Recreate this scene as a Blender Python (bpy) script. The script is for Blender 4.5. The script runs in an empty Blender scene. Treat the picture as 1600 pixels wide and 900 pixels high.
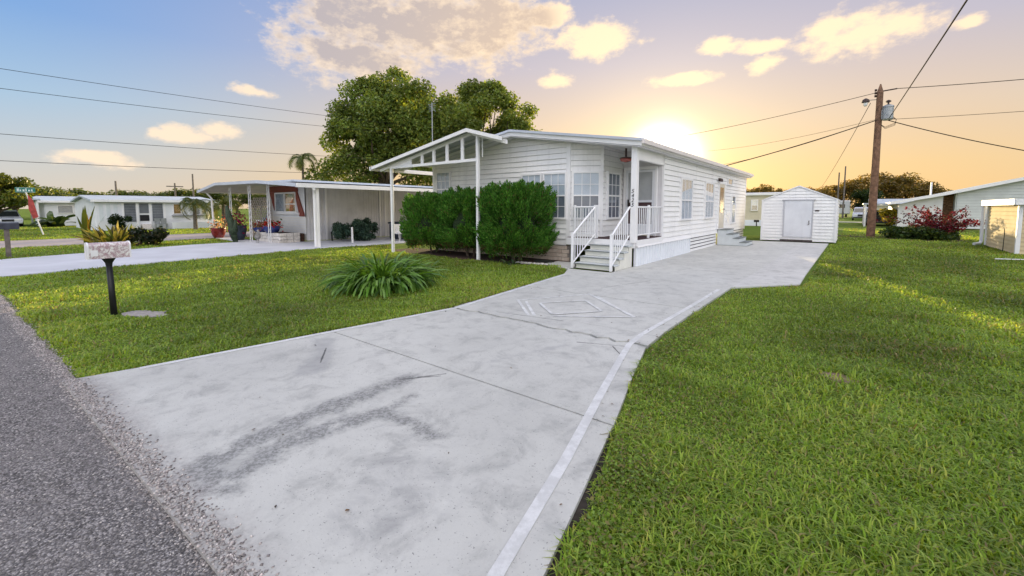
import bpy, bmesh, math, random
import numpy as np
from mathutils import Vector, Matrix
R = math.radians
random.seed(11); rng = np.random.default_rng(11)
scene = bpy.context.scene
COL = scene.collection

# ------------------------------------------------------------------ camera
CAM_H = 1.65
YAW = math.atan(534 / 675.0)
PITCH = math.atan(54 / 675.0)
cam = bpy.data.cameras.new('camera'); camo = bpy.data.objects.new('camera', cam); COL.objects.link(camo)
cam.sensor_width = 36; cam.lens = 36 * 675 / 1600.0; cam.shift_y = -71 / 1600.0
cam.clip_start = 0.05; cam.clip_end = 3000
camo.location = (0, 0, CAM_H); camo.rotation_euler = (math.pi / 2 - PITCH, 0, YAW)
scene.camera = camo
vs = scene.view_settings
vs.view_transform = 'Standard'; vs.look = 'None'; vs.gamma = 1; vs.exposure = 1.05; vs.use_curve_mapping = False

# ------------------------------------------------------------------ node expression helper
class S:
    def __init__(s, nt, k): s.nt = nt; s.k = k
    def _m(s, op, *a, clamp=False):
        n = s.nt.nodes.new('ShaderNodeMath'); n.operation = op; n.use_clamp = clamp
        for i, v in enumerate((s,) + a):
            if isinstance(v, S): s.nt.links.new(v.k, n.inputs[i])
            else: n.inputs[i].default_value = v
        return S(s.nt, n.outputs[0])
    def __add__(s, o): return s._m('ADD', o)
    __radd__ = __add__
    def __sub__(s, o): return s._m('SUBTRACT', o)
    def __rsub__(s, o): return (s * -1) + o
    def __mul__(s, o): return s._m('MULTIPLY', o)
    __rmul__ = __mul__
    def __truediv__(s, o): return s._m('DIVIDE', o)
    def max(s, o): return s._m('MAXIMUM', o)
    def min(s, o): return s._m('MINIMUM', o)
    def pow(s, o): return s._m('POWER', o)
    def sqrt(s): return s._m('SQRT')
    def exp(s): return s._m('EXPONENT')
    def clamp(s): return s._m('ADD', 0.0, clamp=True)
    def ss(s, a, b):
        n = s.nt.nodes.new('ShaderNodeMapRange'); n.interpolation_type = 'SMOOTHSTEP'
        s.nt.links.new(s.k, n.inputs[0]); n.inputs[1].default_value = a; n.inputs[2].default_value = b
        return S(s.nt, n.outputs[0])
def sep(nt, sock):
    n = nt.nodes.new('ShaderNodeSeparateXYZ'); nt.links.new(sock, n.inputs[0]); return [S(nt, o) for o in n.outputs]
def comb(nt, x, y, z):
    n = nt.nodes.new('ShaderNodeCombineXYZ')
    for i, v in enumerate((x, y, z)):
        if isinstance(v, S): nt.links.new(v.k, n.inputs[i])
        else: n.inputs[i].default_value = v
    return n.outputs[0]
def noise(nt, vec, scale, detail=4, rough=.55, dist=0.0):
    n = nt.nodes.new('ShaderNodeTexNoise'); nt.links.new(vec, n.inputs['Vector'])
    n.inputs['Scale'].default_value = scale; n.inputs['Detail'].default_value = detail
    n.inputs['Roughness'].default_value = rough; n.inputs['Distortion'].default_value = dist
    return S(nt, n.outputs[0])
def mixc(nt, fac, a, b, mode='MIX'):
    n = nt.nodes.new('ShaderNodeMix'); n.data_type = 'RGBA'; n.blend_type = mode
    for i, v in ((0, fac), (6, a), (7, b)):
        if isinstance(v, S): nt.links.new(v.k, n.inputs[i])
        elif isinstance(v, bpy.types.NodeSocket): nt.links.new(v, n.inputs[i])
        elif i == 0: n.inputs[0].default_value = v
        else: n.inputs[i].default_value = (v[0], v[1], v[2], 1)
    return n.outputs[2]
def lin(*c): return tuple(((v / 255) / 12.92 if v / 255 <= .04045 else ((v / 255 + .055) / 1.055) ** 2.4) for v in c)

# ------------------------------------------------------------------ sky and sun
SUN_EL, SUN_AZ = 5.6, -19.3             # azimuth from +Y, negative towards -X
sd = Vector((math.sin(R(SUN_AZ)) * math.cos(R(SUN_EL)), math.cos(R(SUN_AZ)) * math.cos(R(SUN_EL)), math.sin(R(SUN_EL))))
world = bpy.data.worlds.new('World'); scene.world = world; world.use_nodes = True
def build_world():
    nt = world.node_tree; nt.nodes.clear()
    tc = nt.nodes.new('ShaderNodeTexCoord'); D = tc.outputs['Generated']
    x, y, z = sep(nt, D)
    el = z.max(-1)._m('ARCSINE') * (180 / math.pi)
    az = x._m('ARCTAN2', y) * (180 / math.pi)
    cosg = x * sd.x + y * sd.y + z * sd.z
    gam = cosg.min(1).max(-1)._m('ARCCOSINE') * (180 / math.pi)
    def ramp(fac, stops):
        r = nt.nodes.new('ShaderNodeValToRGB'); nt.links.new(fac.k, r.inputs[0]); e = r.color_ramp.elements
        while len(e) < len(stops): e.new(.5)
        for q, (p, c) in zip(e, stops): q.position = p; q.color = lin(*c) + (1,)
        return r.outputs[0]
    t = (el / 90).clamp()
    away = ramp(t, [(0, (226, 212, 194)), (.05, (206, 210, 212)), (.11, (172, 203, 230)), (.19, (128, 174, 230)), (.30, (108, 156, 224)), (1, (140, 170, 222))])
    near = ramp(t, [(0, (246, 202, 140)), (.05, (244, 207, 154)), (.11, (232, 207, 182)), (.19, (202, 194, 206)), (.29, (172, 178, 208)), (1, (150, 172, 216))])
    base = mixc(nt, (1 - gam.ss(22, 74)), away, near)
    # physical sky, same sun, blended in
    sk = nt.nodes.new('ShaderNodeTexSky'); sk.sky_type = 'NISHITA'; sk.sun_disc = False
    sk.sun_elevation = R(SUN_EL); sk.sun_rotation = R(SUN_AZ); sk.air_density = 1; sk.dust_density = 1.2
    skm = mixc(nt, 1.0, sk.outputs[0], (.10, .10, .10), 'MULTIPLY')
    base = mixc(nt, .08, base, skm)
    base = mixc(nt, 1.0, base, (.50, .50, .50), 'MULTIPLY')
    # clouds: banks at fixed bearings (azimuth, elevation, half widths) broken up by noise
    banks = [(-51.2, 21.9, 17.0, 6.2), (-40.5, 22.6, 8.5, 6.0), (-57.8, 17.6, 11.0, 3.8), (-60.1, 21.8, 6.2, 4.8), (-27.8, 20.4, 6, 2.6), (-34.3, 23.4, 4, 2),
             (-.6, 17.0, 6.6, 2.5), (-3.3, 18.1, 3.2, 1.5), (-8.7, 15.7, 2.3, 1.2), (-13.4, 18.1, 2.9, 1.1), (-9.1, 17.3, 2.8, 1.1), (-68.7, 13, 2.9, 1),
             (-75.2, 7.6, 3.6, 1.4), (-72.2, 8.2, 2.4, 1.3), (-77.3, 7.7, 1.6, .9), (-81.9, 4.4, 4, .9), (-17.1, 15, 5.2, .9), (-32.6, 16, 3, 1.3), (7, 16.3, 1.5, .7)]
    nv = comb(nt, az / 10, el / 6, 0)
    warp = noise(nt, nv, 1.1, 3, .55) - .5
    n1 = noise(nt, nv, 2.0, 6, .62)
    n2 = noise(nt, nv, 6.0, 5, .65)
    M = None; BB = None
    azw = az + warp * 3.0; elw = el + (noise(nt, nv, 1.6, 3, .5) - .5) * 2.2
    for i, (a, e, ra, re) in enumerate(banks):
        u = (azw - a) / ra; v = (elw - e) / re
        m = 1 - (u * u + v * v).sqrt()
        M = m if M is None else M.max(m)
        if i == 3: BB = M
    dens = M + (n1 - .5) * 1.5 + (n2 - .5) * .9
    # unseen cumulus added round the rest of the dome to light the foreground
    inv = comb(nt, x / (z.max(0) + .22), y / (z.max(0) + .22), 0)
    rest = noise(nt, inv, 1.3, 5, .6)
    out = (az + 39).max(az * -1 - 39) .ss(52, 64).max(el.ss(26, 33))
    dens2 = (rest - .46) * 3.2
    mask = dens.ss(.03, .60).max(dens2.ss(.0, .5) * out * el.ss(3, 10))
    thick = dens.ss(.15, .85)
    lit = mixc(nt, gam.ss(18, 52), (.62, .475, .31), (.54, .43, .315))
    lit = mixc(nt, gam.ss(62, 125), lit, (2.85, 2.66, 2.46))     # clouds far from the sun, mostly out of view, brightened as fill light
    gry = mixc(nt, gam.ss(16, 46), (.40, .30, .215), (.275, .24, .235))
    n3 = noise(nt, nv, 4.5, 4, .65)
    shade = (thick * 1.05 + (n3 - .5) * 2.2).clamp() * BB.ss(-.05, .35) * gam.ss(120, 70)
    ccol = mixc(nt, shade, lit, gry)
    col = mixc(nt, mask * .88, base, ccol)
    # glare round the low sun
    core = (gam * gam / -8.5).exp() * 2.8
    halo = (gam / -6.0).exp() * .30
    wide = (gam / -20.0).exp() * .035
    g1 = comb(nt, core + halo + wide, core * .97 + halo * .80 + wide * .72, core * .86 + halo * .30 + wide * .25)
    col = mixc(nt, 1.0, col, g1, 'ADD')
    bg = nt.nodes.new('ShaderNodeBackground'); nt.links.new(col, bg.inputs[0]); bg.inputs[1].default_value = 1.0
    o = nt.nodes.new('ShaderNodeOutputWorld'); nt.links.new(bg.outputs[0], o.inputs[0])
    world.cycles.sampling_method = 'MANUAL'; world.cycles.sample_map_resolution = 1024
build_world()
sun = bpy.data.lights.new('sun', 'SUN'); sun.energy = 5.0; sun.angle = R(.6); sun.color = (1, .78, .42)
suno = bpy.data.objects.new('sun', sun); COL.objects.link(suno); suno.location = (-30, 90, 12)
suno.rotation_euler = sd.to_track_quat('Z', 'Y').to_euler()

# ------------------------------------------------------------------ materials
MATS = {}
def newmat(name):
    m = bpy.data.materials.new(name); m.use_nodes = True; nt = m.node_tree
    MATS[name] = m
    return m, nt, nt.nodes['Principled BSDF']
def pos(nt): return nt.nodes.new('ShaderNodeNewGeometry').outputs['Position']
def bump(nt, b, h, strength, dist=.01):
    n = nt.nodes.new('ShaderNodeBump'); n.inputs['Strength'].default_value = strength; n.inputs['Distance'].default_value = dist
    nt.links.new(h.k, n.inputs['Height']); nt.links.new(n.outputs[0], b.inputs['Normal'])
def mat(name, c, rough=.6, var=.10, scale=3.0, bmp=0.0, bscale=60, metal=0, spec=.35, c2=None, grime=0.0, streak=0.0):
    m, nt, b = newmat(name); P = pos(nt)
    b.inputs['Roughness'].default_value = rough; b.inputs['Metallic'].default_value = metal
    b.inputs['Specular IOR Level'].default_value = spec
    f = noise(nt, P, scale, 5, .6)
    dk = c2 or tuple(v * (1 - 2.2 * var) for v in c)
    col = mixc(nt, f.ss(.3, .7), dk, c)
    if grime:
        g = noise(nt, P, scale * 4, 6, .7).ss(.52, .75) * grime
        col = mixc(nt, g, col, tuple(v * .5 for v in (c[0], c[1] * .95, c[2] * .85)))
    if streak:
        X, Y, Z = sep(nt, P)
        g = noise(nt, comb(nt, X * 9, Y * 9, Z * .5), 1.0, 4, .6).ss(.5, .8) * streak
        col = mixc(nt, g, col, tuple(v * .62 for v in c))
    nt.links.new(col, b.inputs['Base Color'])
    if bmp: bump(nt, b, noise(nt, P, bscale, 4, .6), bmp)
    return m
W_SIDE = mat('white_vinyl', (.86, .85, .85), .5, .03, 1.2, .05, 30, grime=.20, streak=.32)
LAP_SHADE = mat('lap_shade_grey', (.36, .36, .38), .9, .05, 3)  # grey put in as the shade line under each lapped board
W_TRIM = mat('white_trim', (.82, .81, .82), .45, .03, 2, streak=.10)
W_RAIL = mat('white_rail_paint', (.82, .82, .84), .4, .03, 5)
ROOFM = mat('grey_blue_roof_metal', (.50, .54, .62), .4, .06, 1.5, metal=.0, spec=.5)
SOFFIT = mat('soffit_white', (.70, .69, .70), .6, .05, 2)
CREAM = mat('cream_step_paint', (.74, .73, .66), .6, .05, 4, grime=.25)
TREAD = mat('grey_tread', (.56, .59, .60), .8, .10, 12, .3, 90)
TREADN = mat('dark_nosing', (.20, .22, .22), .7, .1, 10)
CARPET = mat('maroon_porch_carpet', (.07, .035, .04), .95, .2, 40)
BRICK = mat('pale_brick', (.66, .57, .50), .85, .10, 9, .4, 40, c2=(.56, .45, .38))
MORTAR = mat('mortar', (.30, .27, .25), .9, .1, 20)
SKIRT = mat('skirt_panel_white', (.76, .79, .84), .5, .03, 2, streak=.12)
DARK = mat('shadow_gap_black', (.02, .02, .022), .9, .1, 5)
BLACK = mat('black_metal', (.018, .018, .02), .45, .2, 6)
IRONW = mat('white_iron', (.74, .74, .75), .5, .05, 6)
BLIND = mat('pale_blind', (.66, .70, .72), .7, .05, 2)
SCREEN = mat('grey_insect_screen', (.26, .28, .31), .8, .06, 3)
CURT = mat('drawn_curtain', (.50, .54, .58), .9, .12, 5)
DOORW = mat('white_door_paint', (.72, .73, .77), .45, .04, 2, streak=.12)
MAROON = mat('maroon_door_panel', (.10, .045, .05), .5, .2, 3)
STGLASS = mat('screen_door_mesh', (.40, .41, .42), .6, .05, 4)
LEADED = mat('amber_leaded_glass', (.45, .26, .10), .25, .35, 14, spec=.6)
PINK = mat('rose_lamp_glass', (.45, .12, .10), .25, .2, 10, spec=.6)
COPPER = mat('dark_bronze', (.06, .035, .03), .4, .1, 8)
GALV = mat('galvanised_grey', (.34, .36, .38), .4, .12, 6, metal=.5)
WOODP = mat('weathered_pole_wood', (.23, .13, .085), .85, .25, 6, .5, 30, streak=.5)
WOODG = mat('grey_pole_wood', (.20, .17, .15), .9, .2, 6, streak=.4)
BEIGE = mat('beige_panel', (.62, .56, .42), .6, .05, 2, streak=.10)
TAN = mat('tan_vinyl', (.64, .53, .34), .9, .05, 2, spec=.05)
FARW = mat('far_white_wall', (.76, .77, .80), .6, .05, 1)
FARR = mat('far_roof_grey', (.48, .53, .60), .6, .08, 1)
CORR = mat('grey_ribbed_panel', (.70, .69, .71), .6, .10, .9, streak=.35)
REDP = mat('red_brown_panel', (.22, .035, .02), .5, .12, 4)
BROWNB = mat('brown_brick', (.30, .16, .08), .85, .35, 8)
MULCH = mat('mulch', (.10, .05, .035), .95, .4, 25, .8, 40)
DIRT = mat('dry_soil', (.30, .22, .16), .95, .25, 12, .5, 50, c2=(.16, .11, .075))
SAND = mat('pale_sand', (.38, .345, .33), .95, .15, 15, .4, 60)
STONE = mat('white_edging_stone', (.68, .64, .60), .8, .15, 12)
POTR = mat('red_glazed_pot', (.22, .02, .025), .25, .2, 5, spec=.6)
POTB = mat('blue_glazed_pot', (.03, .05, .22), .2, .2, 5, spec=.6)
NAVY = mat('navy_box', (.045, .06, .09), .6, .2, 4)
TYRE = mat('tyre_rubber', (.02, .02, .02), .85, .2, 10)
CARG = mat('silver_car_paint', (.50, .52, .58), .3, .03, 2, spec=.6)
CARW = mat('white_car_paint', (.72, .73, .75), .3, .03, 2, spec=.6)
CARD = mat('dark_car_paint', (.05, .055, .07), .3, .05, 2, spec=.6)
LAMPR = mat('tail_lamp_red', (.40, .01, .01), .25, .1, 9, spec=.6)
LAMPW = mat('clear_lamp', (.75, .76, .78), .2, .05, 9, spec=.7)
SIGNG = mat('green_street_sign', (.02, .20, .16), .4, .1, 6)
SIGNW = mat('sign_white', (.70, .80, .80), .4, .05, 6)
PENN = mat('pink_pennant_cloth', (.55, .10, .09), .8, .2, 6)
INK = mat('black_digit', (.012, .014, .016), .5, .1, 10)
WIRE = mat('weathered_cable', (.03, .028, .027), .95, .1, 3, spec=.02)
BARK = mat('bark', (.13, .095, .07), .9, .3, 10, .8, 20)
BARKP = mat('palm_bark', (.18, .15, .12), .9, .3, 10, .8, 20)
ORANGE = mat('terracotta', (.45, .18, .08), .7, .15, 8)
REDFL = mat('red_flower', (.45, .015, .015), .6, .2, 20)
HOSE = mat('dark_hose', (.03, .035, .03), .6, .1, 8)
LATT = mat('lattice_brown_white', (.42, .38, .35), .8, .1, 6)
def marble():
    m, nt, b = newmat('rose_marbled_film'); P = pos(nt)
    f = noise(nt, P, 7, 7, .7, 1.6)
    c = mixc(nt, f.ss(.40, .58), (.50, .42, .43), (.74, .72, .70))
    f2 = noise(nt, P, 5, 6, .7, 2.5)
    c = mixc(nt, (f2 - .5)._m('ABSOLUTE').ss(.06, 0) * .85, c, (.30, .14, .17))
    nt.links.new(c, b.inputs['Base Color']); b.inputs['Roughness'].default_value = .45
    return m
MARBLE = marble()
def glassmat(name, tint=(.95, .97, 1), rough=.02):
    m, nt, b = newmat(name); nt.nodes.remove(b)
    tr = nt.nodes.new('ShaderNodeBsdfTransparent'); tr.inputs[0].default_value = tint + (1,)
    gl = nt.nodes.new('ShaderNodeBsdfGlossy'); gl.inputs['Roughness'].default_value = rough
    fr = nt.nodes.new('ShaderNodeLayerWeight'); fr.inputs[0].default_value = .5
    mx = nt.nodes.new('ShaderNodeMixShader'); nt.links.new((S(nt, fr.outputs['Facing']).pow(4.0) * .85 + .09).k, mx.inputs[0])
    nt.links.new(tr.outputs[0], mx.inputs[1]); nt.links.new(gl.outputs[0], mx.inputs[2])
    nt.links.new(mx.outputs[0], nt.nodes['Material Output'].inputs[0])
    bm = nt.nodes.new('ShaderNodeBump'); bm.inputs['Strength'].default_value = .03
    nt.links.new(noise(nt, pos(nt), 1.6, 2, .5).k, bm.inputs['Height']); nt.links.new(bm.outputs[0], gl.inputs['Normal'])
    return m
GLASS = glassmat('window_glass')
CARGL = mat('dark_car_glass', (.03, .035, .04), .06, .1, 4, spec=.9)
def leafmat(name, trans=.3, gloss=.05):
    m, nt, b = newmat(name); nt.nodes.remove(b)
    at = nt.nodes.new('ShaderNodeAttribute'); at.attribute_name = 'Col'
    di = nt.nodes.new('ShaderNodeBsdfDiffuse'); tl = nt.nodes.new('ShaderNodeBsdfTranslucent'); gs = nt.nodes.new('ShaderNodeBsdfGlossy')
    gs.inputs['Roughness'].default_value = .45; gs.inputs['Color'].default_value = (.5, .5, .5, 1)
    yl = mixc(nt, 1.0, at.outputs[0], (1.5, 1.3, .5), 'MULTIPLY')
    nt.links.new(at.outputs[0], di.inputs[0]); nt.links.new(yl, tl.inputs[0])
    m1 = nt.nodes.new('ShaderNodeMixShader'); m1.inputs[0].default_value = trans
    nt.links.new(di.outputs[0], m1.inputs[1]); nt.links.new(tl.outputs[0], m1.inputs[2])
    fr = nt.nodes.new('ShaderNodeLayerWeight'); fr.inputs[0].default_value = .25
    m2 = nt.nodes.new('ShaderNodeMixShader'); nt.links.new((S(nt, fr.outputs['Fresnel']) * gloss * 2).k, m2.inputs[0])
    nt.links.new(m1.outputs[0], m2.inputs[1]); nt.links.new(gs.outputs[0], m2.inputs[2])
    nt.links.new(m2.outputs[0], nt.nodes['Material Output'].inputs[0])
    return m
LEAF = leafmat('leaf', .45); GRASSM = leafmat('grass_blade', .5, .05)
def seg(nt, X, Y, a, b):
    dx, dy = b[0] - a[0], b[1] - a[1]; L2 = dx * dx + dy * dy
    h = (((X - a[0]) * dx + (Y - a[1]) * dy) / L2).clamp()
    ex = X - a[0] - h * dx; ey = Y - a[1] - h * dy
    return (ex * ex + ey * ey).sqrt()
def concrete(name, base, stains=True):
    m, nt, b = newmat(name); P = pos(nt); X, Y, Z = sep(nt, P)
    big = noise(nt, P, .55, 5, .6, .3); mid = noise(nt, P, 3.6, 8, .72, .5); fine = noise(nt, P, 28, 5, .7); sp = noise(nt, P, 75, 3, .6)
    col = mixc(nt, big.ss(.3, .7), tuple(v * .86 for v in base), base)
    col = mixc(nt, mid.ss(.45, .72) * .62, col, (.27, .268, .26))
    col = mixc(nt, mid.ss(.44, .25) * .35, col, tuple(min(.8, v * 1.15) for v in base))
    col = mixc(nt, fine.ss(.55, .8) * .22, col, (.25, .25, .26))
    col = mixc(nt, sp.ss(.64, .70) * .75, col, (.10, .10, .10))
    sweep = noise(nt, comb(nt, X * 6, Y * .6, 0), 1.5, 4, .6)
    col = mixc(nt, sweep.ss(.5, .8) * .14, col, (.30, .30, .31))
    if stains:
        edge = (noise(nt, P, 6, 7, .75) - .5) * .30 + (noise(nt, P, 1.8, 3, .5) - .5) * .16
        def worn(pts, r):
            d = None
            for i in range(len(pts) - 1):
                q = seg(nt, X, Y, pts[i], pts[i + 1]); d = q if d is None else d.min(q)
            return (d + edge).ss(r + .06, r - .06)
        grit = noise(nt, P, 38, 4, .75).ss(.36, .62)
        dk = mixc(nt, grit, (.12, .12, .118), (.33, .33, .325))
        w = worn([(-3.12, .82), (-3.24, 1.2), (-3.27, 1.6), (-3.26, 2.05), (-3.28, 2.55)], .10)
        w = w.max(worn([(-2.86, .92), (-2.98, 1.3), (-2.95, 1.7), (-2.82, 1.98)], .09))
        w = w.max(worn([(-2.84, 1.95), (-2.55, 1.98), (-2.28, 1.97)], .085)).max(worn([(-2.84, 1.98), (-2.93, 2.3)], .03))
        w = w.max(worn([(-3.05, .8), (-2.75, .86)], .09))
        col = mixc(nt, w * .85 * noise(nt, P, 4.2, 6, .7).ss(.30, .48), col, dk)
        w2 = worn([(-4.19, 2.05), (-4.62, 2.42), (-5.0, 2.62)], .13).max(worn([(-3.0, 3.2), (-2.85, 3.6), (-2.72, 4.0), (-2.6, 4.3)], .03))
        col = mixc(nt, w2 * .38, col, (.22, .22, .235))
        # soil washed in along the road edge
        col = mixc(nt, ((Y + edge * 1.4).ss(.88, .58) * .7), col, mixc(nt, grit, (.19, .175, .17), (.40, .37, .355)))
        w3 = worn([(-1.95, 1.25), (-2.1, 1.55), (-1.9, 1.5)], .22)
        col = mixc(nt, w3 * .30 * mid.ss(.3, .6), col, (.2, .2, .21))
        # hairline cracks
        ck = (noise(nt, P, 9, 4, .6) - .5) * .12
        c = None
        for a, e in (((-4.32, 2.22), (-4.72, 2.5)), ((-3.2, 2.6), (-3.06, 2.82)), ((-3.06, 2.75), (-3.3, 2.45)), ((-2.55, 4.5), (-2.0, 4.72)), ((-2.15, 4.62), (-1.95, 4.4)), ((-4.3, 5.05), (-3.2, 5.22)), ((-3.95, 7.9), (-3.5, 9.4))):
            q = (seg(nt, X, Y, a, e) + ck * .25)._m('ABSOLUTE'); c = q if c is None else c.min(q)
        col = mixc(nt, c.ss(.012, .003) * .85, col, (.05, .05, .05))
    nt.links.new(col, b.inputs['Base Color']); b.inputs['Roughness'].default_value = .62; b.inputs['Specular IOR Level'].default_value = .35
    bump(nt, b, fine * .6 + sp * .5 + mid, .25, .008)
    return m
CONC = concrete('painted_grey_concrete', (.55, .545, .515))
CONC2 = concrete('pale_concrete', (.58, .57, .55), False)
def asphalt():
    m, nt, b = newmat('worn_asphalt'); P = pos(nt)
    v = nt.nodes.new('ShaderNodeTexVoronoi'); v.inputs['Scale'].default_value = 80; nt.links.new(P, v.inputs['Vector'])
    vc = sep(nt, v.outputs['Color'])[0]; vd = S(nt, v.outputs['Distance'])
    v2 = nt.nodes.new('ShaderNodeTexVoronoi'); v2.inputs['Scale'].default_value = 160; nt.links.new(P, v2.inputs['Vector'])
    f = noise(nt, P, 1.1, 5, .65); n2 = noise(nt, P, 12, 5, .7)
    col = mixc(nt, vc, (.10, .092, .090), (.46, .43, .42))
    col = mixc(nt, vd.ss(.35, .70) * .7, col, (.05, .047, .05))
    col = mixc(nt, f.ss(.35, .7) * .5, col, (.25, .23, .225))
    col = mixc(nt, n2.ss(.45, .75) * .35, col, (.06, .055, .058))
    nt.links.new(col, b.inputs['Base Color']); b.inputs['Roughness'].default_value = .85; b.inputs['Specular IOR Level'].default_value = .2
    bump(nt, b, (1 - vd) * 1.0 + n2 * .8 + S(nt, v2.outputs['Distance']) * -.4, .8, .012)
    return m
ASPH = asphalt()
def turf():
    m, nt, b = newmat('turf'); P = pos(nt)
    f = noise(nt, P, .35, 5, .6); g = noise(nt, P, 5, 6, .7); h = noise(nt, P, 30, 4, .7)
    col = mixc(nt, f.ss(.35, .65), (.09, .15, .025), (.14, .19, .032))
    col = mixc(nt, g.ss(.5, .75) * .6, col, (.07, .09, .022))
    col = mixc(nt, h.ss(.45, .7) * .6, col, (.19, .25, .05))
    nt.links.new(col, b.inputs['Base Color']); b.inputs['Roughness'].default_value = .95; b.inputs['Specular IOR Level'].default_value = .05
    bump(nt, b, g + h, .9, .05)
    return m
TURF = turf()
def paintmat():
    m, nt, b = newmat('worn_white_line_paint'); P = pos(nt)
    w = noise(nt, P, 7, 7, .75).ss(.36, .60)
    nt.links.new(mixc(nt, w * .9, (.66, .66, .66), (.52, .52, .515)), b.inputs['Base Color']); b.inputs['Roughness'].default_value = .6
    return m
PAINT = paintmat(); PAINT2 = mat('chalky_white_paint', (.67, .67, .665), .7, .12, 9)

# ------------------------------------------------------------------ mesh helpers
ORG = {}
class W:
    """wall frame: p0 to p1 on plan, s along, t outwards (right of travel), z up"""
    def __init__(s, p0, p1):
        s.p = Vector((p0[0], p0[1])); d = Vector((p1[0], p1[1])) - s.p; s.L = d.length; s.d = d / s.L; s.n = Vector((s.d.y, -s.d.x))
    def __call__(s, a, t, z):
        q = s.p + s.d * a + s.n * t; return (q.x, q.y, z)
class MB:
    def __init__(s): s.v = []; s.f = []
    def box(s, x0, x1, y0, y1, z0, z1):
        n = len(s.v)
        s.v += [(x0, y0, z0), (x1, y0, z0), (x1, y1, z0), (x0, y1, z0), (x0, y0, z1), (x1, y0, z1), (x1, y1, z1), (x0, y1, z1)]
        s.f += [tuple(n + i for i in q) for q in ((0, 3, 2, 1), (4, 5, 6, 7), (0, 1, 5, 4), (1, 2, 6, 5), (2, 3, 7, 6), (3, 0, 4, 7))]; return s
    def wbox(s, w, a0, a1, t0, t1, z0, z1):
        n = len(s.v)
        s.v += [w(a, t, z) for z in (z0, z1) for (a, t) in ((a0, t1), (a1, t1), (a1, t0), (a0, t0))]
        s.f += [tuple(n + i for i in q) for q in ((0, 3, 2, 1), (4, 5, 6, 7), (0, 1, 5, 4), (1, 2, 6, 5), (2, 3, 7, 6), (3, 0, 4, 7))]; return s
    def wpoly(s, w, poly, t0, t1):
        """polygon of (a, z) in a wall frame extruded from t0 to t1; t1 may be a function of z"""
        n = len(s.v); k = len(poly); T1 = t1 if callable(t1) else (lambda z: t1)
        s.v += [w(a, T1(z), z) for a, z in poly] + [w(a, t0, z) for a, z in poly]
        s.f += [tuple(range(n, n + k)), tuple(range(n + 2 * k - 1, n + k - 1, -1))]
        s.f += [(n + i, n + k + i, n + k + (i + 1) % k, n + (i + 1) % k) for i in range(k)]; return s
    def slab(s, poly, z0, z1):
        n = len(s.v); k = len(poly)
        s.v += [(a, b, z1) for a, b in poly] + [(a, b, z0) for a, b in poly]
        s.f += [tuple(range(n, n + k)), tuple(range(n + 2 * k - 1, n + k - 1, -1))]
        s.f += [(n + i, n + k + i, n + k + (i + 1) % k, n + (i + 1) % k) for i in range(k)]; return s
    def tube(s, pts, rad, sides=8):
        pts = [Vector(p) for p in pts]; n = len(s.v); m = len(pts)
        if not hasattr(rad, '__len__'): rad = [rad] * m
        ref = None
        for i, p in enumerate(pts):
            d = (pts[min(i + 1, m - 1)] - pts[max(i - 1, 0)]).normalized()
            if ref is None: ref = d.orthogonal().normalized()
            ref = (ref - d * ref.dot(d)).normalized(); o = d.cross(ref)
            for j in range(sides):
                a = 2 * math.pi * j / sides; q = p + (ref * math.cos(a) + o * math.sin(a)) * rad[i]; s.v.append(tuple(q))
        for i in range(m - 1):
            for j in range(sides):
                a = n + i * sides; b = a + sides; j2 = (j + 1) % sides; s.f.append((a + j, a + j2, b + j2, b + j))
        s.f.append(tuple(n + j for j in reversed(range(sides)))); s.f.append(tuple(n + (m - 1) * sides + j for j in range(sides))); return s
    def lathe(s, prof, c, sides=20):
        n = len(s.v); m = len(prof)
        for r, z in prof:
            for j in range(sides):
                a = 2 * math.pi * j / sides; s.v.append((c[0] + r * math.cos(a), c[1] + r * math.sin(a), c[2] + z))
        for i in range(m - 1):
            for j in range(sides):
                a = n + i * sides; b = a + sides; j2 = (j + 1) % sides; s.f.append((a + j, a + j2, b + j2, b + j))
        s.f.append(tuple(n + j for j in reversed(range(sides)))); s.f.append(tuple(n + (m - 1) * sides + j for j in range(sides))); return s
    def build(s, name, m, parent=None, smooth=False, bevel=0.0, kind=None, label=None):
        o = ORG.get(parent.name, (0, 0, 0)) if parent else (0, 0, 0)
        me = bpy.data.meshes.new(name)
        me.from_pydata([(a - o[0], b - o[1], c - o[2]) for a, b, c in s.v], [], s.f)
        bm = bmesh.new(); bm.from_mesh(me); bmesh.ops.recalc_face_normals(bm, faces=bm.faces)
        if bevel: bmesh.ops.bevel(bm, geom=list(bm.edges), offset=bevel, segments=1, affect='EDGES', profile=.5)
        bm.to_mesh(me); bm.free()
        me.materials.append(m)
        if smooth: me.polygons.foreach_set('use_smooth', [True] * len(me.polygons))
        return put(name, me, parent, kind, label, o)
def put(name, me, parent=None, kind=None, label=None, o=(0, 0, 0)):
    ob = bpy.data.objects.new(name, me); COL.objects.link(ob)
    if parent: ob.parent = parent
    if kind: ob['kind'] = kind
    if label: ob['label'] = label
    ORG[ob.name] = o
    return ob
def tag(o, label, cat, group=None):
    o['label'] = label; o['category'] = cat
    if group: o['group'] = group
    return o
def thing(name, label, cat, loc, group=None):
    o = bpy.data.objects.new(name, None); COL.objects.link(o); o.location = loc; o.empty_display_size = .2
    ORG[o.name] = tuple(loc); return tag(o, label, cat, group)
def copy_tree(o, parent=None):
    c = o.copy(); COL.objects.link(c); c.parent = parent
    for ch in list(o.children): copy_tree(ch, c)
    return c
def struct(mb, name, m, **k): return mb.build(name, m, kind='structure', **k)
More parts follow.
